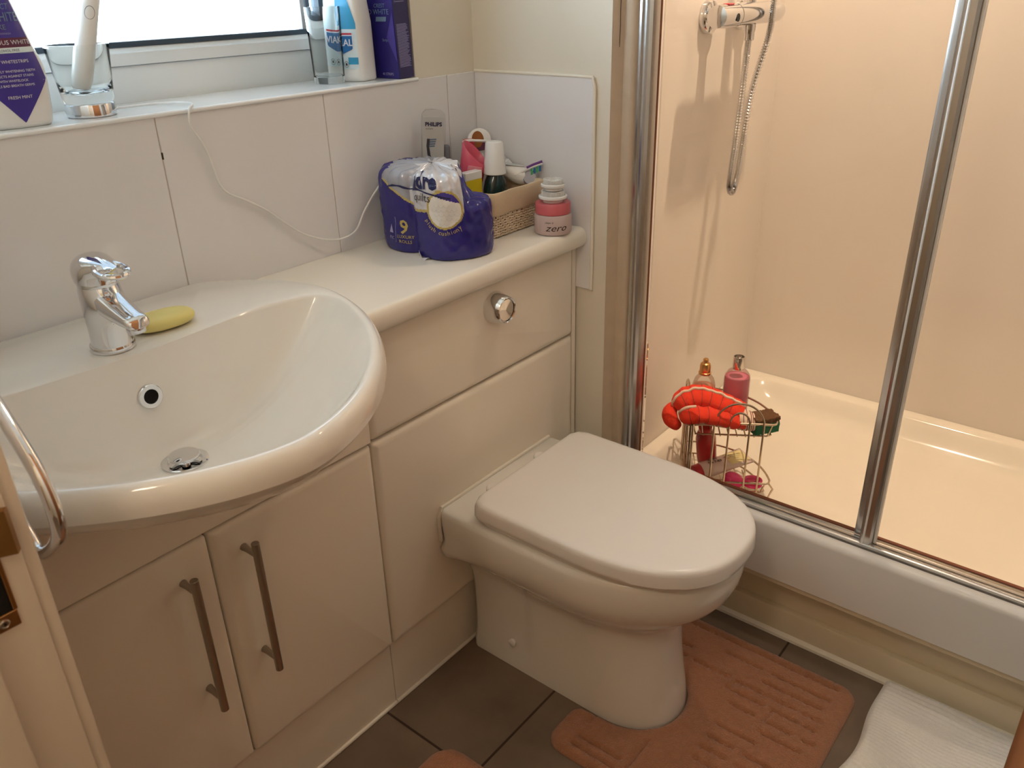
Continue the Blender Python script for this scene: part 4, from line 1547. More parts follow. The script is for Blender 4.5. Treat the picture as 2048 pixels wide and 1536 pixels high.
# --- white charger plug and its lead
pg = thing('charger_plug', (-.02, -.098, .95), 'white charger plug lying on top of the basket at the tile corner', 'plug')
p0, p1 = Vector((-.0275, -.083, .962)), Vector((-.013, -.099, .9335))
ax = (p1-p0).normalized(); LL = (p1-p0).length
mb = MB('white_pl').lathe([(.003, -.010), (.0042, -.004), (.0058, 0), (.0062, .010), (.0062, LL*.55), (.0095, LL*.60), (.0095, LL*.92), (.007, LL), (.0032, LL+.002), (.0032, LL+.016), (.0001, LL+.017)], p0, ax, 24)
mb.build('plug_body', pg)
mb = MB('card').lathe([(.0064, .008), (.0067, .0085), (.0067, .0105), (.0064, .011)], p0, ax, 24)
mb.lathe([(.0064, .014), (.0067, .0145), (.0067, .0165), (.0064, .017)], p0, ax, 24)
mb.build('grip_ribs', pg)
cb = catmull([(-.112, -.061, .995), (-.100, -.066, .9965), (-.080, -.073, .994), (-.062, -.080, .991), (-.045, -.079, .986), (-.0335, -.0765, .972)], 8)
MB('white_pl').tube(cb, .0026, 8).build('lead', pg)

# --- toothbrush with purple head
tb = thing('manual_toothbrush', (-.03, -.16, .93), 'purple and white toothbrush with green and blue bristles on the basket rim', 'toothbrush')
q0, q1 = Vector((-.040, -.148, .9315)), Vector((-.0085, -.181, .9485))
mb = MB('white_pl').tube(catmull([q0-(q1-q0)*.25, q0, q0*.5+q1*.5+Vector((0, 0, .0015)), q1], 8), .0030, 10)
mb.build('brush_handle', tb)
mb = MB('purple').tube([q0*.7+q1*.3+Vector((0, 0, .0038)), q0*.4+q1*.6+Vector((0, 0, .0046)), q1+Vector((0, 0, .0034))], .0030, 10)
mb.build('back_pad', tb)
dd = (q1-q0).normalized()
sd = Vector((0, 0, 1)).cross(dd).normalized()
for k in range(4):
    c = q0*.48+q1*.52+dd*(.006*k)
    MB('green' if k % 2 == 0 else 'bluebr').box((-.0022, -.0045, -.013), (.0022, .0045, -.002), .0006, 1, Matrix.Translation(c) @ Matrix((dd, sd, Vector((0, 0, 1)))).transposed().to_4x4()).build('bristle_tuft', tb)

# --- grey pink round tin behind the device
tn = thing('round_tin', (-.022, -.150, .91), 'small grey and pink round tin at the right end of the basket', 'tin')
mb = MB('grey_pack').lathe([(.0001, 0), (.0125, 0), (.014, .0015), (.014, .010), (.0125, .0115), (.0001, .0115)], (-.0215, -.158, .9185), (-.72, -.62, .3), 32)
mb.build('tin_body', tn)
MB('rose').lathe([(.0143, .004), (.0147, .0045), (.0147, .0065), (.0143, .007)], (-.0215, -.158, .9185), (-.72, -.62, .3), 32).build('band', tn)

# --- cream jar with brush heads on top
jx, jy = -.0630, -.2475
jr = thing('cream_jar', (jx, jy, WT), 'frosted jar with a rose lid at the end of the worktop', 'jar')
mb = MB('frost').lathe([(.030, 0), (.0355, .0015), (.0368, .005), (.0368, .036), (.035, .039), (.031, .0395)], (jx, jy, WT), seg=48)
jb_ = mb.build('jar_body', jr)
aF = math.atan2(CP[1]-jy, CP[0]-jx)


def jf(x, z):
    a = aF+x/.0368
    return (jx+.0371*math.cos(a), jy+.0371*math.sin(a), WT+z)


mb = MB('ink_k')
put_text(mb, 'zero', .0135, jf, (.006, .0105), shear=.35, sx=1.25)
put_text(mb, 'clean it', .0042, jf, (-.008, .0255), shear=.3)
mb.build('printed_lettering', jb_, recalc=False)
mb = MB('rose').lathe([(.0335, .0), (.0348, .0012), (.0348, .019), (.0335, .0212), (.0001, .0212)], (jx, jy, WT+.0395), seg=48)
mb.build('rose_lid', jr)
zb = WT+.0612


def brush_head(z0, r, lab, tilt):
    o = thing('brush_head', (jx, jy, z0), lab, 'brush head', 'facial brush heads stacked on the jar')
    T = Matrix.Translation((jx, jy, z0)) @ Matrix.Rotation(tilt, 4, 'Y')
    mb = MB('white_pl').lathe([(r*.78, 0), (r*.80, .001), (r*.80, .006), (r*1.06, .0066), (r*1.10, .008), (r*1.10, .0115), (r*1.02, .0128), (r*.95, .0128), (r*.95, .0100), (r*.3, .0100), (.0001, .0100)], (0, 0, 0), seg=48).xf(T)
    mb.build('base', o)
    mb = MB('white_pl')
    for k in range(44):
        a = 2*PI*k/44
        c, s = math.cos(a), math.sin(a)
        mb.lathe([(.00085, 0), (.00085, .010)], T @ Vector((r*.86*c, r*.86*s, .0115)), T.to_3x3() @ Vector((0, 0, 1)), 6)
    mb.build('bristles', o)
    mb = MB('white_pl').lathe([(r*.80, .0100), (r*.80, .0195), (r*.55, .0205), (r*.55, .010)], (0, 0, 0), seg=36).xf(T)
    mb.build('core', o)
    return o


brush_head(zb, .0255, 'larger lower white brush head resting on the rose jar lid', 0)
brush_head(zb+.0219, .0215, 'smaller upper white brush head topping the brush stack', .03)

# --- white charging cable from the sill to the basket
cpth = [(-.7385, .072, 1.1232), (-.700, .078, 1.1225), (-.665, .075, 1.1222), (-.640, .045, 1.1228), (-.640, .012, 1.1228), (-.6585, -.008, 1.118), (-.662, -.0095, 1.095), (-.645, -.006, 1.066), (-.634, -.005, 1.03), (-.630, -.005, 1.006), (-.617, -.005, .985), (-.585, -.005, .966), (-.549, -.005, .942), (-.518, -.005, .915), (-.485, -.006, .888), (-.455, -.008, .872), (-.425, -.012, .862), (-.395, -.014, .860), (-.365, -.012, .868), (-.340, -.0085, .895), (-.314, -.0085, .921), (-.285, -.0085, .944), (-.250, -.0085, .968), (-.236, -.0090, .970), (-.229, -.012, .950), (-.222, -.013, .925)]
cc = MB('white_pl').tube(catmull(cpth, 8), .0019, 8).build('charging_cable', loc=cpth[0])
tag(cc, 'white cable trailing from the window sill down the tiles to the basket', 'cable')

# ------------------------------------------------------------------ things on the window sill
SL = 1.1193


def superell(c, ex, ey, a, b, z, n=56, e=3.2):
    out = []
    for k in range(n):
        t = 2*PI*k/n
        x = a*math.copysign(abs(math.cos(t))**(2/e), math.cos(t)); y = b*math.copysign(abs(math.sin(t))**(2/e), math.sin(t))
        out.append(Vector(c)+ex*x+ey*y+Vector((0, 0, z)))
    return out


# --- big white rinse bottle with violet label (cut by the left edge)
c6 = Vector((-.8785, .046, SL))
yw = math.radians(-5)
ex6, ey6 = Vector((math.cos(yw), math.sin(yw), 0)), Vector((-math.sin(yw), math.cos(yw), 0))
rz = thing('mouth_rinse_bottle', c6, 'white tapering mouth rinse bottle with violet label at the left of the sill', 'bottle')
wz = lint([(0, .036), (.004, .0395), (.02, .0425), (.058, .0455), (.076, .0448), (.10, .038), (.154, .0255), (.20, .015), (.215, .013)])
dz_ = lint([(0, .023), (.004, .026), (.06, .027), (.08, .026), (.154, .020), (.20, .0145), (.215, .013)])
zl = [0, .002, .004, .008, .02, .035, .05, .058, .064, .070, .076, .082, .09, .1, .11, .12, .13, .14, .154, .17, .185, .2, .215]
mb = MB('white_pl').loft([superell(c6, ex6, ey6, wz(z), dz_(z), z) for z in zl], True, True, True)
rbod = mb.build('bottle_body', rz, angle=60)
MB('white_pl').lathe([(.0135, 0), (.014, .001), (.014, .022), (.012, .024)], c6+Vector((0, 0, .215)), seg=32).build('cap', rz)


def f6(off):
    def g(x, z):
        w_, d_ = wz(z), dz_(z)
        t = min(1, abs(x)/w_)
        y = -d_*(max(0, 1-t**3.2))**(1/3.2)-off
        return c6+ex6*x+ey6*y+Vector((0, 0, z))
    return g


mb = MB('white_pl')
lx = lint([(.007, .0005), (.058, .0405), (.098, .0325), (.154, .0205), (.2, .010)])
rows(mb, frange(.007, .2, 48), lambda z: -lx(z), lambda z: lx(z), f6(.0006), 12, 'violet')
rows(mb, frange(.0990, .1105, 4), lambda z: -lx(z), lambda z: lx(z), f6(.0009), 12, 'maroon')
rows(mb, frange(.0925, .0990, 2), lambda z: -lx(z), lambda z: lx(z), f6(.0009), 12, 'pale')
g6 = f6(.0014)
put_text(mb, 'GLORIOUS WHITE', .0056, g6, (-.0005, .1025), mt='ink_w')
put_text(mb, 'ALCOHOL FREE', .0032, g6, (0, .0941), mt='ink_n')
put_text(mb, '3D WHITE', .0110, g6, (-.001, .1300), mt='ink_s', sx=.72)
put_text(mb, 'PERFECT', .0070, g6, (.001, .1440), mt='ink_s', sx=.8, shear=.2)
put_text(mb, 'LUXE', .0060, g6, (-.003, .1205), mt='ink_s')
put_text(mb, 'MOUTHWASH', .0024, g6, (0, .1145), mt='ink_l')
put_text(mb, 'WHITESTRIPS', .0040, g6, (.006, .0805), mt='ink_w')
for k, s_ in enumerate(('INSTANTLY WHITENING TEETH', 'PROTECTS AGAINST STAINS', 'WITH WHITELOCK', 'KILLS BAD BREATH GERMS')):
    put_text(mb, s_, .0030, g6, (-.002, .0695-.0058*k), mt='ink_w')
put_text(mb, 'FRESH MINT', .0040, g6, (.001, .0370), mt='ink_w')
mb.build('printed_label', rbod, recalc=False)

# --- heavy tumbler holding an electric toothbrush
c7 = Vector((-.7735, .058, SL))
tu = thing('charging_glass', c7, 'clear glass tumbler on a chrome charging base on the sill', 'glass')
mb = MB('chrome').lathe([(.0325, 0), (.0338, .0012), (.0342, .0165), (.0334, .0178), (.0001, .0180)], c7, seg=56)
mb.build('charging_base', tu)
mb = MB('clear_gl').lathe([(.0001, .0183), (.0325, .0183), (.0340, .0198), (.0352, .030), (.0370, .048), (.0425, .0950), (.0423, .0960), (.0412, .0960), (.0408, .0950), (.0352, .050), (.0330, .039), (.027, .033), (.015, .0305), (.0001, .0300)], c7, seg=64)
mb.build('glass', tu, angle=60)
eb = thing('electric_toothbrush', c7+Vector((0, 0, .031)), 'white electric toothbrush handle standing in the glass tumbler', 'toothbrush')
b0_, b1_ = c7+Vector((-.0105, -.004, .0330)), c7+Vector((.082, .010, .265))
axb = (b1_-b0_).normalized()
LB = (b1_-b0_).length
mb = MB('white_pl').lathe([(.0001, 0), (.0095, .001), (.0125, .005), (.0140, .018), (.0142, .050), (.0128, .085), (.0122, .12), (.0118, .17), (.0105, .20), (.0065, .212), (.0055, .235), (.0001, .236)], b0_, axb, 40)
eh = mb.build('handle', eb, angle=60)
fd = (Vector((CP[0], CP[1], 0))-Vector((c7.x, c7.y, 0))).normalized()
fd = Vector((-.40, -.92, 0)); fd = (fd-axb*fd.dot(axb)).normalized()
sdb = axb.cross(fd).normalized()
mb = MB('grey')
mb.tube([b0_+axb*(.108+.0088*math.sin(2*PI*k/36))+(fd*math.cos(.0066*math.cos(2*PI*k/36)/.0122)+sdb*math.sin(.0066*math.cos(2*PI*k/36)/.0122))*.01225 for k in range(36)], .0004, 6, closed=True)
mb.build('power_button', eh)

# --- clear drinking glass
c8 = Vector((-.3165, .076, SL))
dg_ = thing('drinking_glass', c8, 'plain clear drinking glass in front of the white cleaner bottle', 'glass')
mb = MB('clear_gl').lathe([(.0001, .0002), (.0265, .0002), (.0280, .0018), (.0282, .012), (.0315, .128), (.0313, .1286), (.0305, .1286), (.0302, .128), (.0268, .0145), (.0255, .0118), (.0001, .0108)], c8, seg=64)
mb.build('tumbler', dg_, angle=60)

# --- limescale cleaner bottle: front faces -x, side faces the room
c9 = Vector((-.2575, .080, SL))
exf, eyf = Vector((0, -1, 0)), Vector((1, 0, 0))      # along the front face, into the bottle
vk = thing('cleaner_bottle', c9, 'white cleaning spray bottle with blue label on the sill', 'bottle')
yw9 = math.radians(12)
exf = Vector((math.sin(yw9), -math.cos(yw9), 0)); eyf = Vector((math.cos(yw9), math.sin(yw9), 0))
wv = lint([(0, .040), (.003, .0425), (.10, .0415), (.135, .037), (.165, .030), (.19, .020), (.205, .0145)])
dv9 = lint([(0, .026), (.003, .0285), (.10, .0275), (.135, .026), (.165, .022), (.19, .0175), (.205, .0145)])
zl = [0, .0015, .003, .01, .03, .05, .07, .09, .10, .112, .124, .135, .145, .155, .165, .175, .185, .195, .205]
mb = MB('white_pl').loft([superell(c9, exf, eyf, wv(z), dv9(z), z, e=4.5) for z in zl], True, True, True)
vb = mb.build('bottle_body', vk, angle=60)
MB('red').lathe([(.0150, 0), (.0155, .001), (.0155, .020), (.012, .024)], c9+Vector((0, 0, .205)), seg=30).build('cap', vk)


def f9(off):
    def g(x, z):
        t = min(1, abs(x)/wv(z))
        y = -dv9(z)*(max(0, 1-t**4.5))**(1/4.5)-off
        return c9+exf*x+eyf*y+Vector((0, 0, z))
    return g


mb = MB('pale')
ll = lint([(.022, .036), (.10, .036), (.125, .028), (.15, .018), (.165, .008)])
rows(mb, frange(.022, .165, 40), lambda z: -ll(z), lambda z: ll(z), f9(.0005), 10, 'pale')
rows(mb, frange(.090, .165, 16), lambda z: ll(z)*(-.2+2.0*(.165-z)), lambda z: ll(z), f9(.0008), 8, 'cyan')
rows(mb, frange(.030, .042, 4), lambda z: ll(z)*.45, lambda z: ll(z), f9(.0008), 4, 'cyan')
sh = lint([(.046, .0015), (.056, .028), (.0815, .028)])
rows(mb, frange(.0425, .084, 14), lambda z: -min(.031, sh(z)+.0035), lambda z: min(.031, sh(z)+.0035), f9(.0010), 8, 'ink_w')
rows(mb, frange(.0475, .0785, 12), lambda z: -sh(z), lambda z: sh(z), f9(.0013), 8, 'blue')
rows(mb, frange(.0805, .0835, 1), lambda z: -.028, lambda z: .028, f9(.0013), 8, 'red')
gv = f9(.0019)
put_text(mb, 'VIAKAL', .0115, gv, (0, .0620), mt='ink_w', bold=.0003, sx=1.1)
for x in (-.018, -.004, .012):
    mb.use('ink_k')
    vs, fs = [], []
    for k in range(24):
        a = 2*PI*k/24
        for r_ in (.0052, .0046): vs.append(gv(x+r_*math.cos(a), .0300+r_*math.sin(a)))
    fs = [[2*k, 2*k+1, (2*k+3) % 48, (2*k+2) % 48] for k in range(24)]
    mb.add(vs, fs)
    mb.add([gv(x-.0022, .0285), gv(x+.002, .0278), gv(x+.0016, .0315), gv(x-.001, .033)], [[0, 1, 2, 3]])
mb.build('printed_label', vb, recalc=False)

# --- navy carton leaning at the end of the sill
bx_ = thing('whitening_strips_box', (-.19, .05, SL), 'navy and purple carton at the right end of the window sill', 'box')
T8 = Matrix.Translation((-.2095, .0025, SL)) @ Matrix.Rotation(math.radians(2.5), 4, 'Z') @ Matrix.Rotation(math.radians(-2.0), 4, 'Y')
mb = MB('navy').box((0, 0, 0), (.040, .086, .165), .0007, 1, T8)
# the side with the small print
mb.use('box_side')
fs8 = lambda x, z: T8 @ Vector((x, -.0004, z))
mb.add([fs8(.0006, .0006), fs8(.0394, .0006), fs8(.0394, .164), fs8(.0006, .164)], [[0, 1, 2, 3]])
bb8 = mb.build('carton', bx_)
mb = MB('ink_l')
g8 = lambda x, z: T8 @ Vector((x, -.0009, z))
rnd = random.Random(3)
z = .094
while z > .020:
    wl = rnd.uniform(.024, .032)
    mb.add([g8(.004, z), g8(.004+wl, z), g8(.004+wl, z+.0009), g8(.004, z+.0009)], [[0, 1, 2, 3]])
    z -= .0021
for k in range(4):
    mb.add([g8(.004, .132+.003*k), g8(.004+.026-.004*(k % 2), .132+.003*k), g8(.004+.026-.004*(k % 2), .1331+.003*k), g8(.004, .1331+.003*k)], [[0, 1, 2, 3]])
f8 = lambda y, z: T8 @ Vector((-.0009, .086-y, z))
put_text(mb, '3D WHITE', .0092, f8, (.046, .112), mt='ink_s', sx=1.0)
put_text(mb, 'CREST', .0070, f8, (.052, .1235), mt='ink_s', shear=.2)
mb.use('ink_s'); mb.add([f8(.040, .100), f8(.066, .100), f8(.068, .108), f8(.042, .108)], [[0, 1, 2, 3]])
put_text(mb, 'Strips', .0050, f8, (.060, .066), mt='ink_s')
put_text(mb, '40 STRIPS', .0050, f8, (.058, .006), mt='ink_l')
mb.use('violet')
mb.add([f8(.064, .072), f8(.084, .118), f8(.0852, .075), f8(.0852, .030)], [[0, 1, 2, 3]])
mb.build('printed_lettering', bb8, recalc=False)
MB('paleyl').prism([(0, 0), (.012, .004), (.018, .013), (.004, .009)], 'y', -.002, -.0016).xf(T8 @ Matrix.Translation((-.006, 0, .146))).build('torn_flap', bx_)
# ------------------------------------------------------------------ shower caddy and its contents
CC = Vector((.079, -.513, 0))
E1 = Vector((.53, -.85, 0)).normalized()
E2 = Vector((-E1.y, E1.x, 0))


def cad(s, t, z): return CC+E1*s+E2*t+Vector((0, 0, z))


ZF = .2275
cy = thing('shower_caddy', cad(.07, .07, ZF), 'two tier steel wire corner caddy standing in the shower tray', 'shower caddy')
RC = .178


def quarter(z, r=RC, n=24, s0=0.0):
    P = [cad(s0, s0, z), cad(r*.5, s0, z), cad(r-.010, s0, z)]
    P += [cad(r-.004, s0+.004, z)]
    for k in range(1, n):
        a = PI/2*k/n
        P.append(cad(r*math.cos(a)**.92, r*math.sin(a)**.92, z))
    P += [cad(s0+.004, r-.004, z), cad(s0, r-.010, z), cad(s0, r*.5, z)]
    return P


def grid(z, zt, name):
    mb = MB('wire')
    mb.tube(quarter(zt), .0024, 8, closed=True)
    mb.tube(quarter(z, RC-.010, s0=.008), .0022, 8, closed=True)
    for k in range(1, 9):
        s = .008+(RC-.018)*k/9
        tt = math.sqrt(max(0, (RC-.010)**2-s*s))
        mb.tube([cad(s, .008, z-.003), cad(s, tt, z-.003)], .0015, 6)
    mb.tube([cad(.012, .06, z-.0055), cad(math.sqrt((RC-.01)**2-.06**2), .06, z-.0055)], .0018, 6)
    for s, t in ((0, 0), (RC-.012, 0), (0, RC-.012), (RC*.7, RC*.7)):
        mb.tube([cad(s+.0005, t+.0005, zt), cad(max(.008, s-.006) if s else .008, max(.008, t-.006) if t else .008, z)], .0019, 6)
    return mb.build(name, cy)


grid(.390, .422, 'top_basket')
grid(.2475, .2745, 'bottom_basket')


def arch(f, s0, s1, top, name):
    P = [f(s0, ZF+.002)]
    P += [f(s0, ZF+.06), f(s0, .36)]
    n = 18
    for k in range(n+1):
        a = PI-PI*k/n
        P.append(f((s0+s1)/2+(s1-s0)/2*math.cos(a), .420+(top-.420)*math.sin(a)))
    P += [f(s1, .36), f(s1, ZF+.06), f(s1, ZF+.002)]
    MB('wire').tube(P, .0023, 8).build(name, cy)


ff = lambda s, z: cad(s, -.0048, z)
fb_ = lambda t, z: cad(-.0048, t, z)
arch(ff, .045, .148, .472, 'front_rail')
arch(ff, .076, .119, .450, 'front_rail')
arch(fb_, .045, .148, .472, 'side_rail')
arch(fb_, .076, .119, .450, 'side_rail')
for q in ((-.004, .0), (.001, -.0035)):
    MB('wire').tube([cad(q[0], q[1], ZF+.001), cad(q[0], q[1], .424)], .0026, 8).build('corner_post', cy)
mb = MB('wire')
mb.tube([cad(RC-.004, .004, .2735), cad(RC+.006, .002, .2600), cad(RC-.004, .004, ZF+.003), cad(RC-.03, .03, ZF+.003)], .0023, 8)
mb.build('foot', cy)
mb = MB('wire').box((-.009, -.001, -.007), (.009, .001, .007), .0008, 1, Matrix.Translation(cad(RC*.72, RC*.72, .268)) @ Matrix.Rotation(math.atan2(E1.y+E2.y, E1.x+E2.x)+PI/2, 4, 'Z'))
mb.lathe([(.0035, 0), (.0035, .003), (.0001, .003)], cad(RC*.715, RC*.715, .268), tuple(-(E1+E2).normalized()), 12)
mb.build('bracket', cy)

ZS = .3905           # surface of the top grid
# gold capped bottle
g0 = cad(.032, .128, ZS)
gb = thing('shower_gel_bottle', g0, 'clear rounded bottle with a gold cap in the caddy', 'bottle')
mb = MB('clr_pl').lathe([(.020, 0), (.0235, .003), (.0255, .020), (.0265, .045), (.0255, .062), (.0215, .076), (.0150, .0845), (.0115, .087), (.0110, .092)], g0, seg=44)
mb.build('bottle_body', gb, angle=60)
MB('paleliq').lathe([(.0185, .0025), (.0222, .005), (.0240, .020), (.0252, .054), (.0240, .058), (.0001, .058)], g0, seg=40).build('liquid', gb, angle=60)
mb = MB('goldcap').lathe([(.0135, .087), (.0142, .088), (.0142, .092), (.0125, .093), (.0122, .108), (.0105, .113), (.0070, .115), (.0062, .118), (.0062, .123), (.0040, .125), (.0001, .1253)], g0, seg=32)
mb.build('gold_cap', gb)
# pink bottle
s0_ = cad(.102, .118, ZS)
pb_ = thing('pink_gel_bottle', s0_, 'clear bottle half full of pink gel with silver cap in the caddy', 'bottle')
mb = MB('clr_pl').lathe([(.0255, 0), (.0285, .003), (.0290, .030), (.0290, .082), (.0275, .092), (.0220, .1005), (.0150, .1055), (.0118, .107), (.0115, .110)], s0_, seg=44)
mb.build('bottle_body', pb_, angle=60)
MB('pinkliq').lathe([(.0240, .0025), (.0270, .005), (.0276, .030), (.0276, .082), (.0266, .089), (.0001, .089)], s0_, seg=40).build('liquid', pb_, angle=60)
MB('silvcap').lathe([(.0125, .1075), (.0128, .1085), (.0128, .134), (.0122, .136), (.0108, .136), (.0102, .130), (.0001, .130)], s0_, seg=36).build('silver_cap', pb_)

# orange mitt: two padded lobes bound with cream tape and a striped cuff
mi_ = thing('bath_mitt', cad(.05, .04, .43), 'orange red scrubbing mitt with cream binding and striped cuff on the caddy', 'bath mitt')


def lobe(path, wid, thk, name, seed):
    P = catmull(path, 8)
    n = len(P)
    rings = []
    for i, p in enumerate(P):
        t = i/(n-1)
        T = (P[min(i+1, n-1)]-P[max(i-1, 0)]).normalized()
        sd = T.cross(Vector((0, 0, 1))).normalized()
        up = sd.cross(T)
        e = math.sqrt(max(.02, 1-(max(0, .22-t)/.22)**2))
        w_, h_ = wid(t)*e, thk(t)*e
        q = .0009*math.sin(t*58)+.0022*mnoise.noise((t*9, seed, 0))
        rings.append([p+sd*((w_+q*.4)*math.cos(2*PI*k/36))+up*((h_+q)*math.sin(2*PI*k/36))*(1+.16*mnoise.noise((math.cos(2*PI*k/36)*1.6+t*6, math.sin(2*PI*k/36)*1.6, seed+t*5))) for k in range(36)])
    mb = MB('orange').loft(rings, True, True, True)
    o = mb.build(name, mi_, angle=70)
    return rings, o


r1, o1 = lobe([cad(-.036, .052, .430), cad(-.016, .056, .448), cad(.012, .058, .457), cad(.042, .056, .453), cad(.078, .050, .440), cad(.106, .044, .427)], lambda t: .036, lambda t: .021-.003*t, 'upper_lobe', 3)
r2, o2 = lobe([cad(-.026, .010, .424), cad(-.006, .008, .435), cad(.02, .010, .436), cad(.054, .014, .429), cad(.088, .020, .419), cad(.106, .028, .414)], lambda t: .026, lambda t: .0185-.004*t, 'lower_lobe', 8)
# end roll hanging past the corner post
rr0 = [cad(-.034, .074, .424), cad(-.046, .048, .420), cad(-.044, .024, .413), cad(-.030, .004, .408)]
MB('orange').tube(catmull(rr0, 8), .016, 16, rr=[.010+.007*math.sin(PI*min(1, k/24*1.0)) for k in range(25)]).build('rolled_tip', mi_, angle=70)
MB('cuff').tube([p for p in [r[8]+Vector((0, 0, .001)) for r in r1]], .0034, 8).build('tape_binding', mi_)
MB('cuff').tube(catmull([r2[12][9]+Vector((0, 0, .002)), r2[7][9]+Vector((0, 0, .003)), r2[3][9]+Vector((0, 0, .003)), r2[1][14], r2[1][22], r2[3][28]-Vector((0, 0, .002)), r2[10][28]-Vector((0, 0, .002)), r2[20][28]-Vector((0, 0, .002)), r2[34][28]-Vector((0, 0, .002))], 8), .0036, 8).build('tape_binding', mi_)
rings = []
for i in range(9):
    s = .098+.034*i/8
    c = cad(s, .034-.006*i/8, .4195-.007*i/8)
    rings.append([c+E2*((.034-.0012*i)*math.cos(2*PI*k/36))+Vector((0, 0, (.0245-.0008*i)*math.sin(2*PI*k/36))) for k in range(36)])
mb = MB('cuff').loft(rings, True, True, True)
cu_ = mb.build('cuff', mi_, angle=60)
mb = MB('stripe')
for i in (2, 4, 6, 7):
    mb.tube([p+(p-sum(rings[i], Vector())/36).normalized()*.0002 for p in rings[i]], .0009, 5, closed=True)
mb.build('cuff_stripes', cu_)

for rr_s, nm in ((r1, o1), (r2, o2)):
    mb = MB('stripe')
    for i in (8, 13, 18, 23, 28, 33):
        if i < len(rr_s):
            rg_s = rr_s[i]
            mb.tube([rg_s[k] for k in range(20, 36)]+[rg_s[k] for k in range(0, 15)], .0006, 5)
    mb.build('stitching', nm)
# sponge scourer
sg = thing('sponge', cad(.150, .028, ZS), 'green sponge with a brown scouring top in the caddy', 'sponge')
Ts = Matrix.Translation(cad(.152, .034, ZS+.001)) @ Matrix.Rotation(math.atan2(E1.y, E1.x)+math.radians(24), 4, 'Z')


def lump(a, b, n, seed, amp, mt, name):
    bm = bmesh.new()
    bmesh.ops.create_cube(bm, size=1.0)
    bmesh.ops.subdivide_edges(bm, edges=bm.edges[:], cuts=n, use_grid_fill=True)
    for v in bm.verts:
        c = Vector(v.co)
        for q in range(3):
            pass
        p = Vector([(a[i]+b[i])/2+(b[i]-a[i])*c[i] for i in range(3)])
        ed = sum(1 for i in range(3) if abs(abs(c[i])-.5) < 1e-4)
        if ed >= 2: p -= Vector([(b[i]-a[i])*c[i]*.05 for i in range(3)])
        p += Vector((mnoise.noise(p*190+Vector((seed, 0, 0))), mnoise.noise(p*190+Vector((0, seed, 0))), mnoise.noise(p*190+Vector((0, 0, seed)))))*amp
        v.co = p
    mb = MB(mt); mb.frombm(bm, Ts)
    return mb.build(name, sg, angle=80)


lump((-.030, -.021, .0), (.030, .021, .025), 14, 2, .0010, 'sponge', 'foam_block')
lump((-.030, -.021, .0252), (.030, .021, .037), 18, 5, .0026, 'scour', 'scouring_layer')

# things on the lower grid
ZL = .2485
rbt = thing('red_bottle', cad(.04, .06, ZL), 'translucent red bottle leaning inside the lower caddy basket', 'bottle')
pA, pB = cad(.050, .100, ZL+.020), cad(.036, .062, ZL+.122)
axr = (pB-pA).normalized()
Lr = (pB-pA).length
mb = MB('redc').lathe([(.018, -.004), (.0215, .0), (.0225, .02), (.0225, Lr*.75), (.019, Lr*.9), (.014, Lr)], pA, axr, 36)
mb.build('bottle_body', rbt, angle=60)
MB('red').lathe([(.0145, Lr), (.015, Lr+.001), (.015, Lr+.012), (.013, Lr+.0135)], pA, axr, 30).build('cap', rbt)
tbx = thing('lotion_tube', cad(.07, .07, ZL), 'pale squeezy tube with red cap lying in the lower caddy basket', 'tube')
t0, t1 = cad(.030, .034, ZL+.030), cad(.136, .082, ZL+.050)
axt = (t1-t0).normalized(); sdt = axt.cross(Vector((0, 0, 1))).normalized(); upt = sdt.cross(axt)
Lt = (t1-t0).length
rings = []
for t in frange(0, 1, 16):
    w_ = .0200+.0130*t; h_ = .0190*(1-t)**.8+.0012
    rings.append([t0+axt*(Lt*t)+sdt*(w_*math.cos(2*PI*k/32))+upt*(h_*math.sin(2*PI*k/32)) for k in range(32)])
mb = MB('tube').loft(rings, True, True, True)
tb_ = mb.build('tube_body', tbx, angle=60)
MB('red').lathe([(.0185, 0), (.0195, -.001), (.0195, -.015), (.017, -.017)], t0, axt, 30).build('screw_cap', tbx)
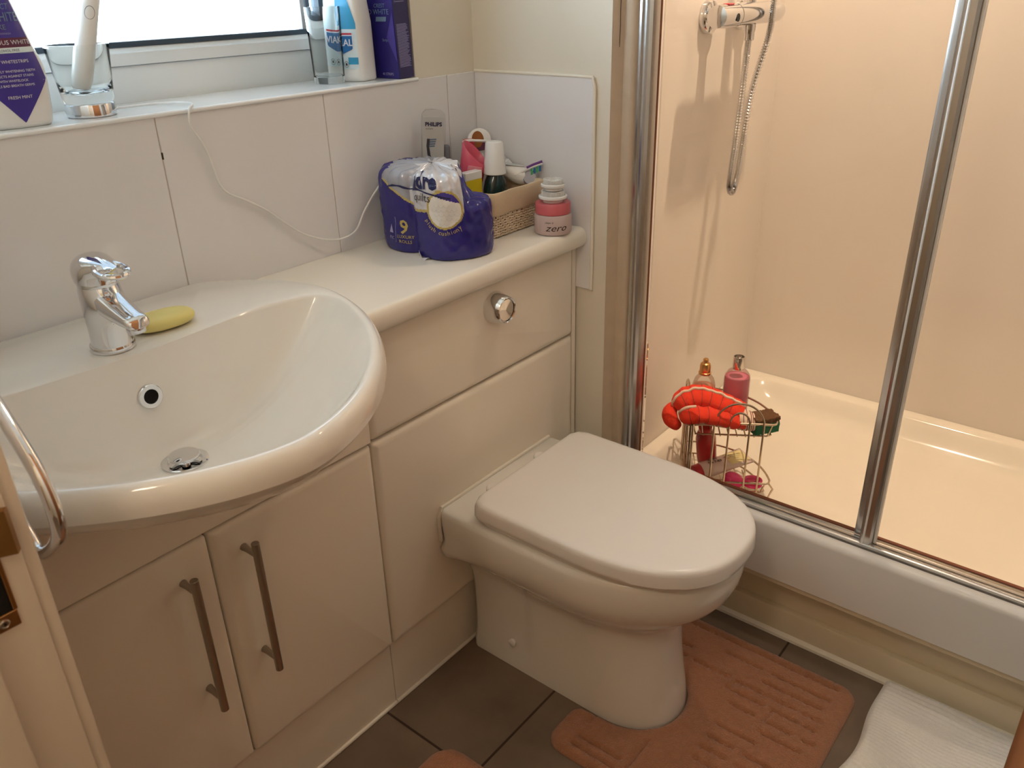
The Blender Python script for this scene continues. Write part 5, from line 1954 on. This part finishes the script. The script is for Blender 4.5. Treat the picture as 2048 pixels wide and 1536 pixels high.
def ft(x, y):
    t = max(0, min(1, x/Lt))
    w_ = .0200+.0130*t; h_ = .0190*(1-t)**.8+.0012
    yy = max(-.98, min(.98, y/w_))
    return t0+axt*x-sdt*y+upt*(h_*math.sqrt(1-yy*yy)+.0007)
mb = MB('paleyl')
rows(mb, frange(-.022, .022, 8), lambda z: Lt*.56, lambda z: Lt*.96, lambda x, y: ft(x, y)-upt*.0003, 8, 'paleyl')
put_text(mb, 'BABY', .007, ft, (Lt*.30, .005), mt='ink_k', bold=.0003)
put_text(mb, '0% 7-E9', .0075, ft, (Lt*.30, -.007), mt='ink_k', bold=.0003)
put_text(mb, 'GENTLE CARE', .004, ft, (Lt*.74, .007), mt='ink_k')
put_text(mb, 'shower cream', .0034, ft, (Lt*.74, .0), mt='ink_k', shear=.2)
put_text(mb, 'for skin', .0034, ft, (Lt*.74, -.007), mt='ink_k')
mb.use('red'); mb.add([ft(Lt*.52, .004), ft(Lt*.60, .012), ft(Lt*.60, -.006)], [[0, 1, 2]])
mb.build('printed_label', tb_, recalc=False)
# pink razor-style scrubber near the front
hp = thing('pink_scrubber', cad(.12, .03, ZL), 'hot pink plastic scrubber with a ring handle in the lower caddy basket', 'scrubber')
rings = []
h0, h1 = cad(.078, .022, ZL+.020), cad(.124, .022, ZL+.016)
for t in frange(0, 1, 16):
    e = math.sqrt(max(.01, 1-((t-.42)/.585)**2)) if t > .42 else math.sqrt(max(.01, 1-((t-.42)/.425)**2))
    c = h0+(h1-h0)*t
    rings.append([c+E2*(.020*e*math.cos(2*PI*k/28))+Vector((0, 0, .0185*e*math.sin(2*PI*k/28))) for k in range(28)])
MB('hotpink').loft(rings, True, True, True).build('scrubber_body', hp, angle=60)
rc2 = cad(.144, .022, ZL+.012)
MB('hotpink').tube([rc2+E1*(.0175*math.cos(2*PI*k/32))+E2*(.0150*math.sin(2*PI*k/32)) for k in range(32)], .0040, 10, closed=True).build('ring_handle', hp)
MB('hotpink').tube([rc2+E1*(.0175*math.cos(2*PI*k/32))+E2*(.0150*math.sin(2*PI*k/32))+Vector((0, 0, .0085)) for k in range(32)], .0034, 10, closed=True).build('ring_handle', hp)
